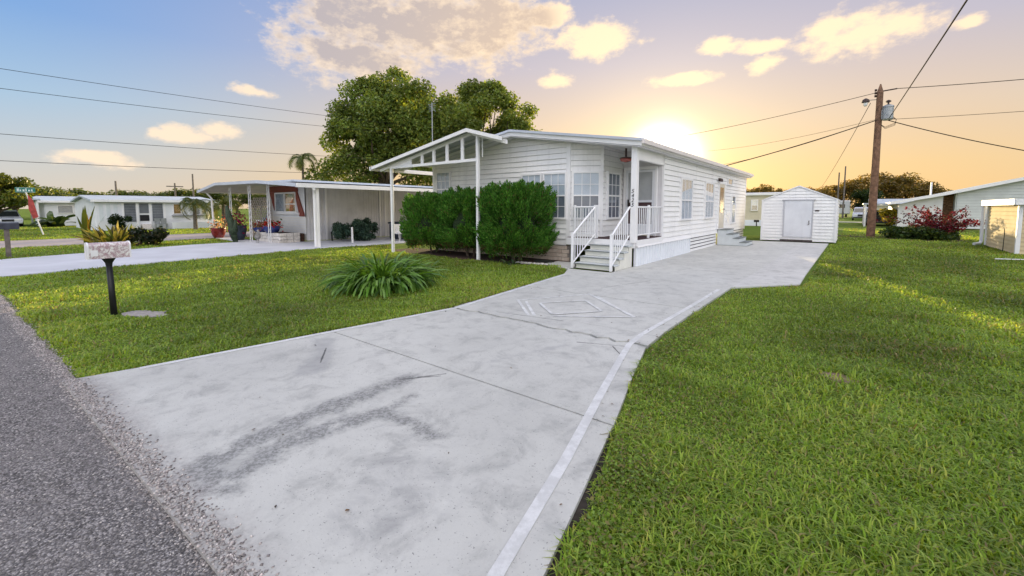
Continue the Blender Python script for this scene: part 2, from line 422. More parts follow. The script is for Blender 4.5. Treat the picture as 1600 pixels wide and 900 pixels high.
def clipz(poly, za, zb):
    def half(p, z, up):
        out = []
        for i in range(len(p)):
            a, b = p[i], p[(i + 1) % len(p)]; ia = (a[1] >= z) if up else (a[1] <= z); ib = (b[1] >= z) if up else (b[1] <= z)
            if ia: out.append(a)
            if ia != ib:
                t = (z - a[1]) / (b[1] - a[1]); out.append((a[0] + (b[0] - a[0]) * t, z))
        return out
    p = half(poly, za, True)
    return half(p, zb, False) if len(p) > 2 else []
def siding(parent, w, poly, h, m, z0=None, thick=.036, back=None):
    """backing sheet and one wedge board for each course of a wall polygon"""
    z0 = min(z for a, z in poly) if z0 is None else z0; z1 = max(z for a, z in poly)
    wl = MB().wpoly(w, poly, -.10, 0).build('wall_sheathing', back or LAP_SHADE, parent)  # default backing colour shows through the board gaps as painted lap shade
    z = z0
    while z < z1 - .015:
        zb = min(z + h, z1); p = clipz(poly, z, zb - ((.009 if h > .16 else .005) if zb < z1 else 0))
        if len(p) > 2 and max(q[0] for q in p) - min(q[0] for q in p) > .05:
            e = random.uniform(-.0015, .0015)
            MB().wpoly(w, p, .001, lambda q, z=z: thick + e - (thick - .004) * max(0, min(1, (q - z) / h))).build('siding_board', m, parent)
        z += h
    return wl
def window(parent, w, a0, a1, z0, z1, cols=3, up=2, low=2, top=None, bot=None, fr=.06, proud=.085, trim=None, mid=None, name='window'):
    trim = trim or W_TRIM
    f = MB(); f.wbox(w, a0 - fr, a0, .0, proud, z0 - fr, z1 + fr); f.wbox(w, a1, a1 + fr, .0, proud, z0 - fr, z1 + fr)
    f.wbox(w, a0, a1, .0, proud - .002, z1, z1 + fr); f.wbox(w, a0, a1, .0, proud + .012, z0 - fr, z0)
    fo = f.build(name, trim, parent)
    zm = mid if mid is not None else (z0 + z1) / 2
    if low:
        MB().wbox(w, a0, a1, .046, proud - .006, zm - .022, zm + .022).build('meeting_rail', trim, fo)
    else: zm = z0
    MB().wbox(w, a0 + .001, a1 - .001, .040, .044, zm, z1 - .001).build('blind', top or BLIND, fo)
    if low: MB().wbox(w, a0 + .001, a1 - .001, .040, .045, z0 + .001, zm).build('screen', bot or SCREEN, fo)
    MB().wbox(w, a0 + .001, a1 - .001, .058, .061, z0 + .001, z1 - .001).build('pane', GLASS, fo)
    g = MB()
    for k in range(1, cols):
        a = a0 + (a1 - a0) * k / cols; g.wbox(w, a - .010, a + .010, .053, .067, z0, z1)
    for (b0, b1, n) in ((zm, z1, up), (z0, zm, low)):
        for k in range(1, n):
            q = b0 + (b1 - b0) * k / n; g.wbox(w, a0, a1, .052, .066, q - .010, q + .010)
    if g.v: g.build('glazing_bars', trim, fo)
    return fo
def tri_obj(name, V, T, C, m, parent=None, kind=None, label=None, smooth=False):
    V = np.asarray(V, np.float32); T = np.asarray(T, np.int32); o = ORG.get(parent.name, (0, 0, 0)) if parent else (0, 0, 0)
    me = bpy.data.meshes.new(name)
    me.vertices.add(len(V)); me.vertices.foreach_set('co', (V - np.array(o, np.float32)).ravel())
    me.loops.add(len(T) * 3); me.loops.foreach_set('vertex_index', T.ravel())
    me.polygons.add(len(T)); me.polygons.foreach_set('loop_start', np.arange(0, len(T) * 3, 3, dtype=np.int32))
    if smooth: me.polygons.foreach_set('use_smooth', np.ones(len(T), bool))
    me.update(calc_edges=True)
    if C is not None:
        at = me.attributes.new('Col', 'FLOAT_COLOR', 'POINT'); c4 = np.ones((len(V), 4), np.float32); c4[:, :3] = C; at.data.foreach_set('color', c4.ravel())
    me.materials.append(m)
    return put(name, me, parent, kind, label, o)
def unit(a): return a / (np.linalg.norm(a, axis=1, keepdims=True) + 1e-9)
def vnoise(x, y, s, seed=0):
    r = np.random.default_rng(seed); t = r.random((64, 64)); X = x * s; Y = y * s
    i = np.floor(X).astype(int); j = np.floor(Y).astype(int); u = X - i; v = Y - j; u = u * u * (3 - 2 * u); v = v * v * (3 - 2 * v)
    q = lambda a, b: t[a % 64, b % 64]
    return (q(i, j) * (1 - u) + q(i + 1, j) * u) * (1 - v) + (q(i, j + 1) * (1 - u) + q(i + 1, j + 1) * u) * v
def blades(B, Dv, Ln, Wd, bend, C):
    """B base points, Dv horizontal lean direction, Ln length, Wd width, bend 0..1 -> verts, tris, colours (5 verts, 3 tris each)"""
    n = len(B); side = np.stack([-Dv[:, 1], Dv[:, 0], np.zeros(n)], 1); d3 = np.stack([Dv[:, 0], Dv[:, 1], np.zeros(n)], 1); up = np.array([[0, 0, 1.]])
    L = Ln[:, None]; b = bend[:, None]; w = Wd[:, None] * .5
    mid = B + up * L * (.55 - .12 * b) + d3 * L * .28 * b; tip = B + up * L * (1 - .62 * b) + d3 * L * .85 * b
    V = np.stack([B - side * w, B + side * w, mid - side * w * .8, mid + side * w * .8, tip], 1).reshape(-1, 3)
    k = np.arange(n)[:, None] * 5
    T = np.concatenate([k + [0, 1, 3], k + [0, 3, 2], k + [2, 3, 4]], 1).reshape(-1, 3)
    return V, T, C.repeat(5, 0)
def leaves(P, Nn, size, C, aspect=.55):
    """diamond leaves at P with normal Nn: 4 verts 2 tris, slightly folded"""
    n = len(P); r = rng.normal(size=(n, 3)); t = unit(np.cross(Nn, r)); b = np.cross(Nn, t); s = size[:, None]
    V = np.stack([P - t * s * .5, P + b * s * .5 * aspect + Nn * s * .08, P + t * s * .5, P - b * s * .5 * aspect + Nn * s * .08], 1).reshape(-1, 3)
    k = np.arange(n)[:, None] * 4
    T = np.concatenate([k + [0, 1, 2], k + [0, 2, 3]], 1).reshape(-1, 3)
    return V, T, C.repeat(4, 0)
def pick(pal, n, jit=.18):
    pal = np.array(pal); c = pal[rng.integers(0, len(pal), n)]; return np.clip(c * (1 + rng.normal(size=(n, 1)) * jit), .004, .8)

# ================================================================== SETTING
def grid(x0, x1, y0, y1, z, nx, ny): 
    m = MB()
    for i in range(nx + 1):
        for j in range(ny + 1): m.v.append((x0 + (x1 - x0) * i / nx, y0 + (y1 - y0) * j / ny, z))
    for i in range(nx):
        for j in range(ny): a = i * (ny + 1) + j; m.f.append((a, a + ny + 1, a + ny + 2, a + 1))
    return m
struct(grid(-1200, 1200, -1200, 1200, 0, 8, 8), 'ground', TURF)
# street the camera stands on: ragged asphalt edge
def ragged(x0, x1, y, amp, step, seed):
    r = random.Random(seed); n = max(2, int((x1 - x0) / step))
    return [(x0 + (x1 - x0) * i / n, y + r.uniform(-amp, amp)) for i in range(n + 1)]
def EY(x): return .72 + .037 * np.clip(x, -27, 0)      # the road edge drifts away from square to the drive
e = [(a, b + EY(a) - .54) for a, b in ragged(-27, 60, .54, .035, .11, 3)]
struct(MB().slab([(60, -7), (60, .5)][:1] + e[::-1] + [(-27, -7)], -.02, .010), 'street', ASPH)
struct(MB().slab([(a, b + EY(a) - .54) for a, b in ragged(-27, 60, .30, .02, 1, 5) + ragged(-27, 60, .61, .02, .31, 6)[::-1]], -.02, .005), 'street_verge', SAND)
struct(MB().slab([(-33.2, -120), (-27.2, -120), (-27.2, 160), (-33.2, 160)], -.02, .008), 'cross_street', mat('pale_far_asphalt', (.36, .31, .30), .85, .1, 2))
struct(MB().slab([(-5.7, .62), (-1.2, .62), (-.72, .72), (-1.10, 2.2), (-1.45, 3.2), (-1.93, 4.8), (-2.0, 9.6), (-.9, 10.8), (-.95, 24.6), (-4.7, 24.6), (-4.7, 10), (-5.6, 9.0), (-5.2, 4.8), (-5.5, 2.8)], -.02, .007), 'driveway_bed', mat('dark_joint_soil', (.045, .036, .030), .95, .3, 14))
# driveway: one slab for each bay between the joints
drive = thing('driveway', 'x', 'driveway', (-3.4, 5, 0)); del drive['label']; del drive['category']; drive['kind'] = 'structure'
def LX(y): return np.interp(y, [.5, .64, 2.87, 4.85, 9.1, 9.95, 9.96, 30], [-5.75, -5.66, -5.36, -5.06, -5.55, -5.95, -4.72, -4.72])
def RX(y): return np.interp(y, [.62, 1.5, 2.93, 3.9, 4.83, 5.8, 9.59, 30], [-.84, -1.00, -1.34, -1.60, -1.83, -1.88, -1.90, -1.90])
def jag(y, amp, seed, n=26):
    r = random.Random(seed); a, b = LX(y), RX(y); return [(a + (b - a) * i / n, y + (r.uniform(-amp, amp) if 0 < i < n else 0)) for i in range(n + 1)]
cuts = [(2.9, .0, .010), (4.85, .05, .026), (5.32, 0, .008), (7.15, .03, .010), (9.62, .02, .006), (12.6, 0, .004), (15.4, 0, .004), (18.3, 0, .004), (21.2, .02, .005)]
lower = [(x_, EY(x_) - .04) for x_ in [LX(.5)] + list(np.linspace(-5.4, -1.0, 12)) + [-.80]]
ys = .64
for i in range(len(cuts) + 1):
    if i < len(cuts): yc, amp, gap = cuts[i]; upper = jag(yc, amp, 40 + i)
    else: yc, gap = 24.3, 0; upper = [(LX(24.3), 24.3), (RX(24.3), 24.3)]
    sides = [y_ for y_ in (1.2, 1.5, 2.2, 3.4, 3.9, 4.3, 5.8, 6.5, 8, 9.1, 9.95, 9.96) if ys + .05 < y_ < yc - .05]
    poly = lower + [(RX(y_), y_) for y_ in sides] + [(a, b - gap) for a, b in reversed(upper)] + [(LX(y_), y_) for y_ in reversed(sides)]
    MB().slab(poly, -.05, .034 + (.004 if i in (2,) else 0)).build('concrete_slab', CONC, drive)
    lower = [(a, b + gap) for a, b in upper]; ys = yc
pj = [(-1.905, 9.66), (-.84, 10.92)]
for i, y_ in enumerate((12.6, 14.4, 17.0, 20.2, 24.3)):
    top = [(-1.905, y_ - .006), (-.86, y_ - .006)]
    MB().slab([pj[0], pj[1], top[1], top[0]], -.05, .032).build('concrete_slab', CONC2, drive)
    pj = [(-1.905, y_ + .006), (-.86, y_ + .006)]
MB().slab([(-7.05, 10.45), (-5.96, 9.93), (-5.96, 11.2), (-7.05, 11.2)], -.05, .03).build('concrete_slab', CONC2, drive)
def strip(pts, wd, z=.0375):
    m = MB()
    for i in range(len(pts) - 1):
        a, b = Vector(pts[i]), Vector(pts[i + 1]); n = (b - a).normalized(); n = Vector((-n.y, n.x)) * wd / 2
        m.slab([tuple(a - n), tuple(b - n), tuple(b + n), tuple(a + n)][::1], z - .0005, z + .0012 + i * .0002)
    return m
LZ = .0365
for pts, wd in (([(-1.15, 1.3), (-1.38, 2.3), (-1.62, 3.2), (-1.90, 4.3), (-2.02, 4.8), (-2.06, 5.3), (-2.04, 7.1), (-2.04, 9.2)], .07),
                ([(-5.58, 1.0), (-5.29, 2.87), (-4.99, 4.85), (-5.22, 6.95), (-5.47, 9.05)], .075),
                ([(-4.58, 5.9), (-3.81, 7.2)][::-1], .05), ([(-4.4, 5.95), (-3.7, 5.22)], .05), ([(-4.58, 5.95), (-3.78, 5.18)], .05),
                ([(-3.78, 7.15), (-2.46, 6.05)], .06), ([(-3.62, 7.1), (-2.62, 6.15)], .04), ([(-2.48, 6.05), (-3.46, 5.36)], .05),
                ([(-4.11, 5.98), (-3.61, 6.63)], .045), ([(-3.61, 6.63), (-3.03, 6.1)], .05), ([(-3.03, 6.08), (-3.51, 5.45)], .045), ([(-3.53, 5.45), (-4.11, 5.96)], .05)):
    LZ += .0006; strip(pts, wd, LZ).build('painted_line', PAINT if wd > .065 else PAINT2, drive)
# neighbour's driveway and walk, soil beds
nd = MB().slab([(-20.9, EY(-20.9)), (-15.8, EY(-15.8)), (-16.3, 3), (-17.0, 8.6), (-16.6, 12), (-15.6, 22), (-20.8, 22), (-20.9, 9.0), (-27.6, 9.0), (-27.6, 8.4), (-23.1, 8.1), (-23.0, 6.2)], -.03, .03)
struct(nd, 'neighbour_driveway', mat('neighbour_concrete', (.60, .60, .64), .6, .08, .8, .15, 40, grime=.2))
struct(MB().slab([(-14.2, 10.1), (-9.4, 9.75), (-7.4, 9.9), (-6.7, 10.35), (-6.7, 11.45), (-14.2, 11.45)], -.02, .012), 'mulch_bed', MULCH)
struct(MB().slab([(-1.1, 32), (3, 29.6), (4.5, 29.9), (4.6, 46), (1.3, 36)], -.02, .010), 'planting_bed', MULCH)
struct(MB().slab([(-12, 63), (14, 63), (14, 66), (-12, 66)], -.02, .010), 'far_lane', mat('far_lane_concrete', (.5, .45, .42), .8, .1, 1))

# ================================================================== MAIN HOUSE
HX0, HX1, HY0, HY1 = -13.0, -4.7, 11.5, 26.3
RIDX, RIDZ, EAVZ = -8.85, 4.16, 3.46
house = thing('mobile_home', 'white vinyl sided mobile home with angled bay, inset corner porch and gabled awning', 'house', (-8.85, 11.5, 0))
def uz(x): return RIDZ - .20 - abs(x - RIDX) * (RIDZ - EAVZ) / 4.4   # underside of the roof
front = W((HX0, HY0), (-6.83, HY0)); sidew = W((HX1, 13.45), (HX1, HY1)); cham = W((-6.83, HY0), (-6.0, 12.0)); bay = W((-6.0, 12.0), (-6.0, 13.4)); dorw = W((-6.0, 13.4), (HX1, 13.4))
backw = W((HX1, HY1), (HX0, HY1)); leftw = W((HX0, HY1), (HX0, HY0))
ZB = .53
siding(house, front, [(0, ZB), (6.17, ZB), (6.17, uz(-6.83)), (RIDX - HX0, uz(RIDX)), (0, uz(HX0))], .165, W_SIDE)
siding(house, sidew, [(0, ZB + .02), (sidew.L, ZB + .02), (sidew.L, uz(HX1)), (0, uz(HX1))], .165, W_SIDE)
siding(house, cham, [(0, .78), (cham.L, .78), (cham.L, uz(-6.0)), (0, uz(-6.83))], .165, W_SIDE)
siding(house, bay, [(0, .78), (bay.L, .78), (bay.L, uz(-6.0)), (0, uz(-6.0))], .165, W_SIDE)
MB().wpoly(dorw, [(0, .78), (dorw.L, .78), (dorw.L, uz(HX1)), (0, uz(-6.0))], -.1, 0).build('door_wall', mat('porch_wall_panel', (.66, .64, .66), .6, .04, 2), house)
for w_, pl in ((backw, [(0, ZB), (8.3, ZB), (8.3, uz(HX0)), (4.15, uz(RIDX)), (0, uz(HX1))]), (leftw, [(0, ZB), (14.8, ZB), (14.8, uz(HX0)), (0, uz(HX0))])):
    MB().wpoly(w_, pl, -.1, 0).build('wall_sheathing', W_SIDE, house)
# roof
OV = .30
yA, yB = HY0 - .38, HY1 + .25
roofw = W((RIDX, yA), (RIDX, yB))   # t to the right (+X)
def rprism(pts, y0, y1): 
    m = MB(); n = len(pts); m.v += [(x, y0, z) for x, z in pts] + [(x, y1, z) for x, z in pts]
    m.f += [tuple(range(n)), tuple(range(2 * n - 1, n - 1, -1))] + [(i, n + i, n + (i + 1) % n, (i + 1) % n) for i in range(n)]; return m
xe0, xe1 = RIDX - 4.4, RIDX + 4.4
rprism([(xe0, EAVZ - .05), (RIDX, RIDZ - .05), (xe1, EAVZ - .05), (xe1, EAVZ), (RIDX, RIDZ), (xe0, EAVZ)], yA - .06, yB).build('roof', ROOFM, house)
ribs = MB(); y_ = yA + .05
while y_ < yB:
    for sx in (1,):
        x2 = RIDX + 4.4 * sx; ribs.v += [(RIDX, y_, RIDZ + .001), (RIDX, y_ + .05, RIDZ + .03), (RIDX, y_ + .1, RIDZ + .001), (x2, y_, EAVZ + .001), (x2, y_ + .05, EAVZ + .03), (x2, y_ + .1, EAVZ + .001)]
        n = len(ribs.v) - 6; ribs.f += [(n, n + 1, n + 4, n + 3), (n + 1, n + 2, n + 5, n + 4), (n + 3, n + 4, n + 5), (n, n + 2, n + 1)]
    y_ += .24
rf = [o for o in house.children if o.name.startswith('roof')][0]
ribs.build('roof_ribs', ROOFM, rf, kind='stuff')
MB().v  # noqa
# front rake: blue-grey drip flashing above white fascia, soffit below
for sx in (-1, 1):
    xe = RIDX + 4.4 * sx
    m = MB(); q = [(RIDX, RIDZ - .052), (xe, EAVZ - .052), (xe, EAVZ - .185), (RIDX, RIDZ - .185)]
    m.v += [(x, yA - .03, z) for x, z in q] + [(x, yA, z) for x, z in q]; m.f += [(0, 1, 2, 3), (7, 6, 5, 4)] + [(i, 4 + i, 4 + (i + 1) % 4, (i + 1) % 4) for i in range(4)]
    m.build('rake_fascia', W_TRIM, house)
    m = MB(); q = [(RIDX, RIDZ + .012), (xe, EAVZ + .012), (xe, EAVZ - .06), (RIDX, RIDZ - .06)]
    m.v += [(x, yA - .085, z) for x, z in q] + [(x, yA - .062, z) for x, z in q]; m.f += [(0, 1, 2, 3), (7, 6, 5, 4)] + [(i, 4 + i, 4 + (i + 1) % 4, (i + 1) % 4) for i in range(4)]
    m.build('drip_flashing', ROOFM, house)
    m = MB(); q = [(RIDX, RIDZ - .20), (xe, EAVZ - .20), (xe, EAVZ - .215), (RIDX, RIDZ - .215)]
    m.v += [(x, yA - .028, z) for x, z in q] + [(x, (13.4 if sx > 0 else HY0) , z) for x, z in q]; m.f += [(0, 1, 2, 3), (7, 6, 5, 4)] + [(i, 4 + i, 4 + (i + 1) % 4, (i + 1) % 4) for i in range(4)]
    m.build('porch_ceiling' if sx > 0 else 'soffit', SOFFIT, house)
    MB().box(min(xe, xe - .03 * sx), max(xe, xe - .03 * sx), yA, yB, EAVZ - .185, EAVZ - .052).build('eave_fascia', W_TRIM, house)
    MB().box(min(xe - .032 * sx, xe - .28 * sx), max(xe - .032 * sx, xe - .28 * sx), 13.41, yB, EAVZ - .20, EAVZ - .185).build('eave_soffit', SOFFIT, house)
MB().box(xe1 + .001, xe1 + .09, yA - .05, yB, EAVZ - .13, EAVZ - .02).build('eave_gutter', mat('pinkish_white_gutter', (.76, .70, .68), .45, .04, 2), house)
# trims
MB().wbox(front, 6.05, 6.19, .0, .045, ZB, uz(-6.83) + .02).build('corner_trim', W_TRIM, house)
MB().wbox(cham, cham.L - .07, cham.L + .01, .0, .04, .78, uz(-6.0)).build('corner_trim', W_TRIM, house)
MB().wbox(sidew, -.03, .05, -.11, .04, ZB, uz(HX1)).build('corner_trim', W_TRIM, house)
MB().wbox(sidew, sidew.L - .08, sidew.L + .02, .0, .04, ZB, uz(HX1)).build('corner_trim', W_TRIM, house)
MB().wbox(front, -.03, .09, .0, .04, ZB, uz(HX0)).build('corner_trim', W_TRIM, house)
MB().wbox(front, .09, 6.05, .0, .03, ZB - .03, ZB + .03).build('starter_trim', W_TRIM, house)
# porch: lintel beam, corner post, floor
MB().box(HX1 - .06, HX1 + .04, 11.42, 13.45, 2.96, uz(HX1) - .005).build('porch_beam', W_TRIM, house)
post = MB().box(HX1 - .09, HX1 + .07, 11.24, 11.40, .70, uz(HX1) + .03).build('porch_post', W_TRIM, house, bevel=.006)
MB().slab([(-6.83, 11.35), (HX1 + .02, 11.35), (HX1 + .02, 13.4), (-6.0, 13.4), (-6.0, 12.0), (-6.8, 11.5)], .70, .775).build('porch_floor', CARPET, house)
MB().box(-6.83, HX1 + .03, 11.30, 11.348, .55, .76).build('porch_rim', W_TRIM, house)
MB().box(HX1 + .022, HX1 + .06, 11.36, 13.42, .60, .76).build('porch_rim', W_TRIM, house)
# house number stacked on the post
for i, ch in enumerate('5425'):
    cu = bpy.data.curves.new('digit', 'FONT'); cu.body = ch; cu.size = .145; cu.extrude = .004; cu.shear = .25; cu.align_x = 'CENTER'
    tmp = bpy.data.objects.new('tmp', cu); COL.objects.link(tmp); dg = bpy.context.evaluated_depsgraph_get()
    me = bpy.data.meshes.new_from_object(tmp.evaluated_get(dg)); bpy.data.objects.remove(tmp); me.materials.clear(); me.materials.append(INK)
    o = ORG[house.name]
    d = put('house_digit', me, house); d.location = (HX1 - .035 - o[0], 11.235 - o[1], 2.06 - i * .125 - o[2]); d.rotation_euler = (math.pi / 2, 0, 0)
# windows
window(house, front, 12.07 + .12 - 11.94, 13 - 12.07, 1.5, 2.98, 3, 2, 2, top=CURT, bot=CURT, mid=2.36)
wf = W((-8.66, HY0), (-6.83, HY0))
window(house, wf, .06, .76, 1.36, 2.70, 3, 2, 2)
window(house, wf, .92, 1.68, 1.36, 2.70, 3, 2, 2)
window(house, cham, .10, cham.L - .13, 1.36, 2.70, 3, 2, 2)
window(house, bay, .26, 1.06, 1.36, 2.70, 3, 2, 2, top=SCREEN)
for y0, y1 in ((15.15, 16.35), (18.15, 19.4)): window(house, sidew, y0 - 13.45, y1 - 13.45, 1.28, 2.62, 3, 1, 1, mid=1.92, top=BLIND, bot=CURT)
window(house, sidew, 21.95 - 13.45, 22.85 - 13.45, 2.76, 2.98, 1, 1, 0)
window(house, sidew, 22.9 - 13.45, 23.6 - 13.45, .95, 2.2, 1, 1, 1, bot=BLIND)
v = MB()
for k in range(6): v.wbox(sidew, 8.5, 9.2, .005, .05, .98 + k * .085, 1.04 + k * .085)
v.build('louvre_vent', W_TRIM, house)
# porch door: storm door with mesh above, maroon panel, white kick panel
a0, a1 = .14, 1.09
dr = MB()
for q in ((a0 - .07, a0, .775, 2.95), (a1, a1 + .07, .775, 2.95)): dr.wbox(dorw, q[0], q[1], .0, .06, q[2], q[3])
dr.wbox(dorw, a0, a1, .0, .058, 2.86, 2.95); dr = dr.build('porch_door', W_TRIM, house)
s_ = MB()
for q in ((a0 + .004, a0 + .08, .79, 2.85), (a1 - .08, a1 - .004, .79, 2.85)): s_.wbox(dorw, q[0], q[1], .012, .05, q[2], q[3])
for q in ((.79, .95), (1.08, 1.14), (1.83, 1.90), (2.78, 2.85)): s_.wbox(dorw, a0 + .08, a1 - .08, .014, .048, q[0], q[1])
s_.build('stile_frame', DOORW, dr)
MB().wbox(dorw, a0 + .08, a1 - .08, .016, .024, 1.90, 2.78).build('upper_screen', STGLASS, dr)
MB().wbox(dorw, a0 + .08, a1 - .08, .016, .030, 1.14, 1.83).build('maroon_panel', MAROON, dr)
MB().wbox(dorw, a0 + .08, a1 - .08, .016, .030, .95, 1.08).build('kick_panel', DOORW, dr)
MB().wbox(dorw, a0 + .09, a0 + .13, .05, .10, 1.70, 1.92).build('door_handle', BLACK, dr)
# side door with leaded oval glass
y0, y1 = 20.42 - 13.45, 21.42 - 13.45
sdr = MB().wbox(sidew, y0 - .07, y0, 0, .06, .74, 2.78).wbox(sidew, y1, y1 + .07, 0, .06, .74, 2.78).wbox(sidew, y0, y1, 0, .058, 2.70, 2.78).build('side_door', W_TRIM, house)
MB().wbox(sidew, y0, y1, .026, .04, .76, 2.70).build('door_leaf', mat('cream_door', (.66, .60, .50), .5, .04, 3), sdr)
MB().wbox(sidew, y0 + .2, y1 - .2, .04, .052, 1.45, 2.55).build('leaded_pane', LEADED, sdr)
MB().tube([sidew(y1 - .08, .04, 1.6), sidew(y1 - .08, .10, 1.6)], .025).build('door_knob', GALV, sdr)
fl = MB()
for a in (-.12, .12):
    q = sidew(y0 - .16 + a, .13, 2.86); fl.lathe([(.02, .06), (.05, .03), (.065, -.06), (.05, -.08)], q, 10)
fl.wbox(sidew, y0 - .2, y0 - .1, .022, .09, 2.83, 2.93).build('flood_lamp', COPPER, house)
# porch ceiling lamp
lm = thing('porch_lamp', 'rose glass porch lamp hanging under the corner porch ceiling', 'lamp', (-5.30, 12.05, 2.98))
MB().lathe([(.05, .0), (.15, .03), (.17, .09), (.12, .12)], (-5.30, 12.05, 2.98), 14).build('lamp_shade', PINK, lm, smooth=True)
MB().lathe([(.19, 0), (.19, .02), (.03, .05), (.03, .30)], (-5.30, 12.05, 3.09), 14).build('lamp_cap', COPPER, lm)
# brick skirt under the front wall
bs = MB().box(HX0 + .05, -6.85, HY0 + .03, HY0 + .08, 0, ZB - .035).build('brick_skirt', MORTAR, house)
bme = None
for r_ in range(4):
    x = HX0 + .06 - (0 if r_ % 2 else .2)
    while x < -6.88:
        xa, xb = max(x, HX0 + .06), min(x + .39, -6.86)
        if xb - xa > .08:
            full = abs(xb - xa - .39) < 1e-4
            if full and bme: 
                b = put('brick', bme, bs, o=ORG[house.name])
            else:
                b = MB().box(0, xb - xa, 0, .06, 0, .108).build('brick', BRICK, None, bevel=.006); b.parent = bs
                if full: bme = b.data
            b.location = (xa - RIDX, HY0 - .012 + random.uniform(-.004, .004) - 11.5, .008 + r_ * .121)
        x += .402
# side skirting
k = MB()
MB().wpoly(W((HX1, 11.42), (HX1, 16.45)), [(0, .02), (5.03, .02), (5.03, .56), (0, .56)], -.04, .03).build('skirt_panel', SKIRT, house)
sk_ = [o for o in house.children if o.name.startswith('skirt_panel')][0]
wsk = W((HX1, 11.42), (HX1, 16.45))
for i in range(22): MB().wbox(wsk, .08 + i * .228, .10 + i * .228, .03, .042, .03, .56).build('panel_rib', SKIRT, sk_)
m = MB(); q = [(.0, .70), (.02, .70), (.085, .565), (.0, .555)]
m.v += [wsk(0, t, z) for t, z in q] + [wsk(5.05, t, z) for t, z in q]; m.f += [(0, 1, 2, 3), (7, 6, 5, 4)] + [(i, 4 + i, 4 + (i + 1) % 4, (i + 1) % 4) for i in range(4)]
m.build('skirt_ledge', W_TRIM, house)
for ya, yb in ((16.46, 20.38), (21.8, HY1)):
    ww = W((HX1, ya), (HX1, yb)); b = MB().wbox(ww, 0, ww.L, -.10, -.05, 0, ZB + .0).build('slatted_skirt', DARK, house)
    for i in range(4): MB().wbox(ww, 0, ww.L, -.045, -.015 + .012 * 0, .03 + i * .128, .03 + i * .128 + .092).build('slat', W_SIDE, b)
# front steps
st = thing('porch_steps', 'cream steps with grey treads leading up to the corner porch', 'steps', (-5.3, 10.7, 0))
X0, X1 = -5.90, -4.72
for i in range(4):
    y = 10.16 + i * .285; zt = .034 + (i + 1) * .148
    MB().box(X0 + .02, X1 - .02, y + .03, y + .06, zt - .145, zt - .035).build('riser', CREAM, st)
    t_ = MB().box(X0, X1, y, y + .32, zt - .035, zt).build('tread', TREAD, st, bevel=.004)
    MB().box(X0 + .005, X1 - .005, y - .012, y + .002, zt - .034, zt - .004).build('nosing', TREADN, t_)
sp = [(10.19, .03), (11.30, .03), (11.30, .58), (11.04, .58), (11.04, .44), (10.755, .44), (10.755, .29), (10.47, .29), (10.47, .145), (10.19, .145)]
for xx in (X0 + .02, X1 - .05):
    m = MB(); n = len(sp); m.v += [(xx, y, z) for y, z in sp] + [(xx + .03, y, z) for y, z in sp]
    m.f += [tuple(range(n)), tuple(range(2 * n - 1, n - 1, -1))] + [(i, n + i, n + (i + 1) % n, (i + 1) % n) for i in range(n)]; m.build('stringer', CREAM, st)
# railings
def rail(name, label, a, b, za, zb, npost, nbal, H=.92, low=.12, ends=(1, 1)):
    t = thing(name, label, 'railing', (a[0], a[1], za), 'white porch railings')
    A, B = Vector((a[0], a[1], za)), Vector((b[0], b[1], zb))
    for e_, p in ((ends[0], A), (ends[1], B)):
        if e_: MB().box(p.x - .03, p.x + .03, p.y - .03, p.y + .03, p.z, p.z + H + .04).build('newel_post', W_RAIL, t, bevel=.005)
    for k in range(npost):
        p = A.lerp(B, (k + 1) / (npost + 1)); MB().box(p.x - .03, p.x + .03, p.y - .03, p.y + .03, p.z, p.z + H + .04).build('newel_post', W_RAIL, t, bevel=.005)
    MB().tube([A + Vector((0, 0, H - .02)), B + Vector((0, 0, H - .02))], .026, 8).build('top_rail', W_RAIL, t)
    MB().tube([A + Vector((0, 0, low)), B + Vector((0, 0, low))], .02, 6).build('bottom_rail', W_RAIL, t)
    for k in range(nbal):
        p = A.lerp(B, (k + 1) / (nbal + 1)); MB().box(p.x - .010, p.x + .010, p.y - .010, p.y + .010, p.z + low, p.z + H - .03).build('baluster', W_RAIL, t)
    return t
rail('stair_railing', 'white sloping stair railing on the brick skirt side of the steps', (-5.93, 10.12), (-5.87, 11.28), .03, .775, 0, 8)
rail('stair_railing', 'white sloping stair railing ending at the numbered porch post', (-4.80, 10.12), (-4.80, 11.22), .03, .775, 0, 8, ends=(1, 0))
rail('porch_railing', 'white level porch railing below the angled bay window', (-6.60, 11.40), (-5.87, 11.40), .775, .775, 0, 7, ends=(1, 1))
rail('porch_railing', 'white level porch railing beside the maroon panelled porch door', (-4.72, 11.44), (-4.72, 13.38), .775, .775, 1, 13, ends=(0, 0))
# side steps under the leaded door
ss_ = thing('side_steps', 'grey painted box steps descending from the side door', 'steps', (-4.1, 21, 0))
prof = [(-4.66, .03), (-3.52, .03), (-3.52, .17), (-3.78, .17), (-3.78, .34), (-4.04, .34), (-4.04, .51), (-4.30, .51), (-4.30, .69), (-4.66, .69)]
m = MB(); n = len(prof); m.v += [(x, 20.4, z) for x, z in prof] + [(x, 21.75, z) for x, z in prof]
m.f += [tuple(range(n)), tuple(range(2 * n - 1, n - 1, -1))] + [(i, n + i, n + (i + 1) % n, (i + 1) % n) for i in range(n)]
m.build('step_block', mat('grey_step_paint', (.62, .66, .68), .6, .05, 4, grime=.25), ss_)
for x0, x1, z in ((-3.79, -3.50, .17), (-4.05, -3.76, .34), (-4.31, -4.02, .51), (-4.66, -4.28, .69)): MB().box(x0, x1, 20.37, 21.77, z + .001, z + .028).build('tread', TREADN, ss_)
MB().box(-4.68, -3.48, 20.36, 21.78, .02, .05).build('base_strip', TREADN, ss_)

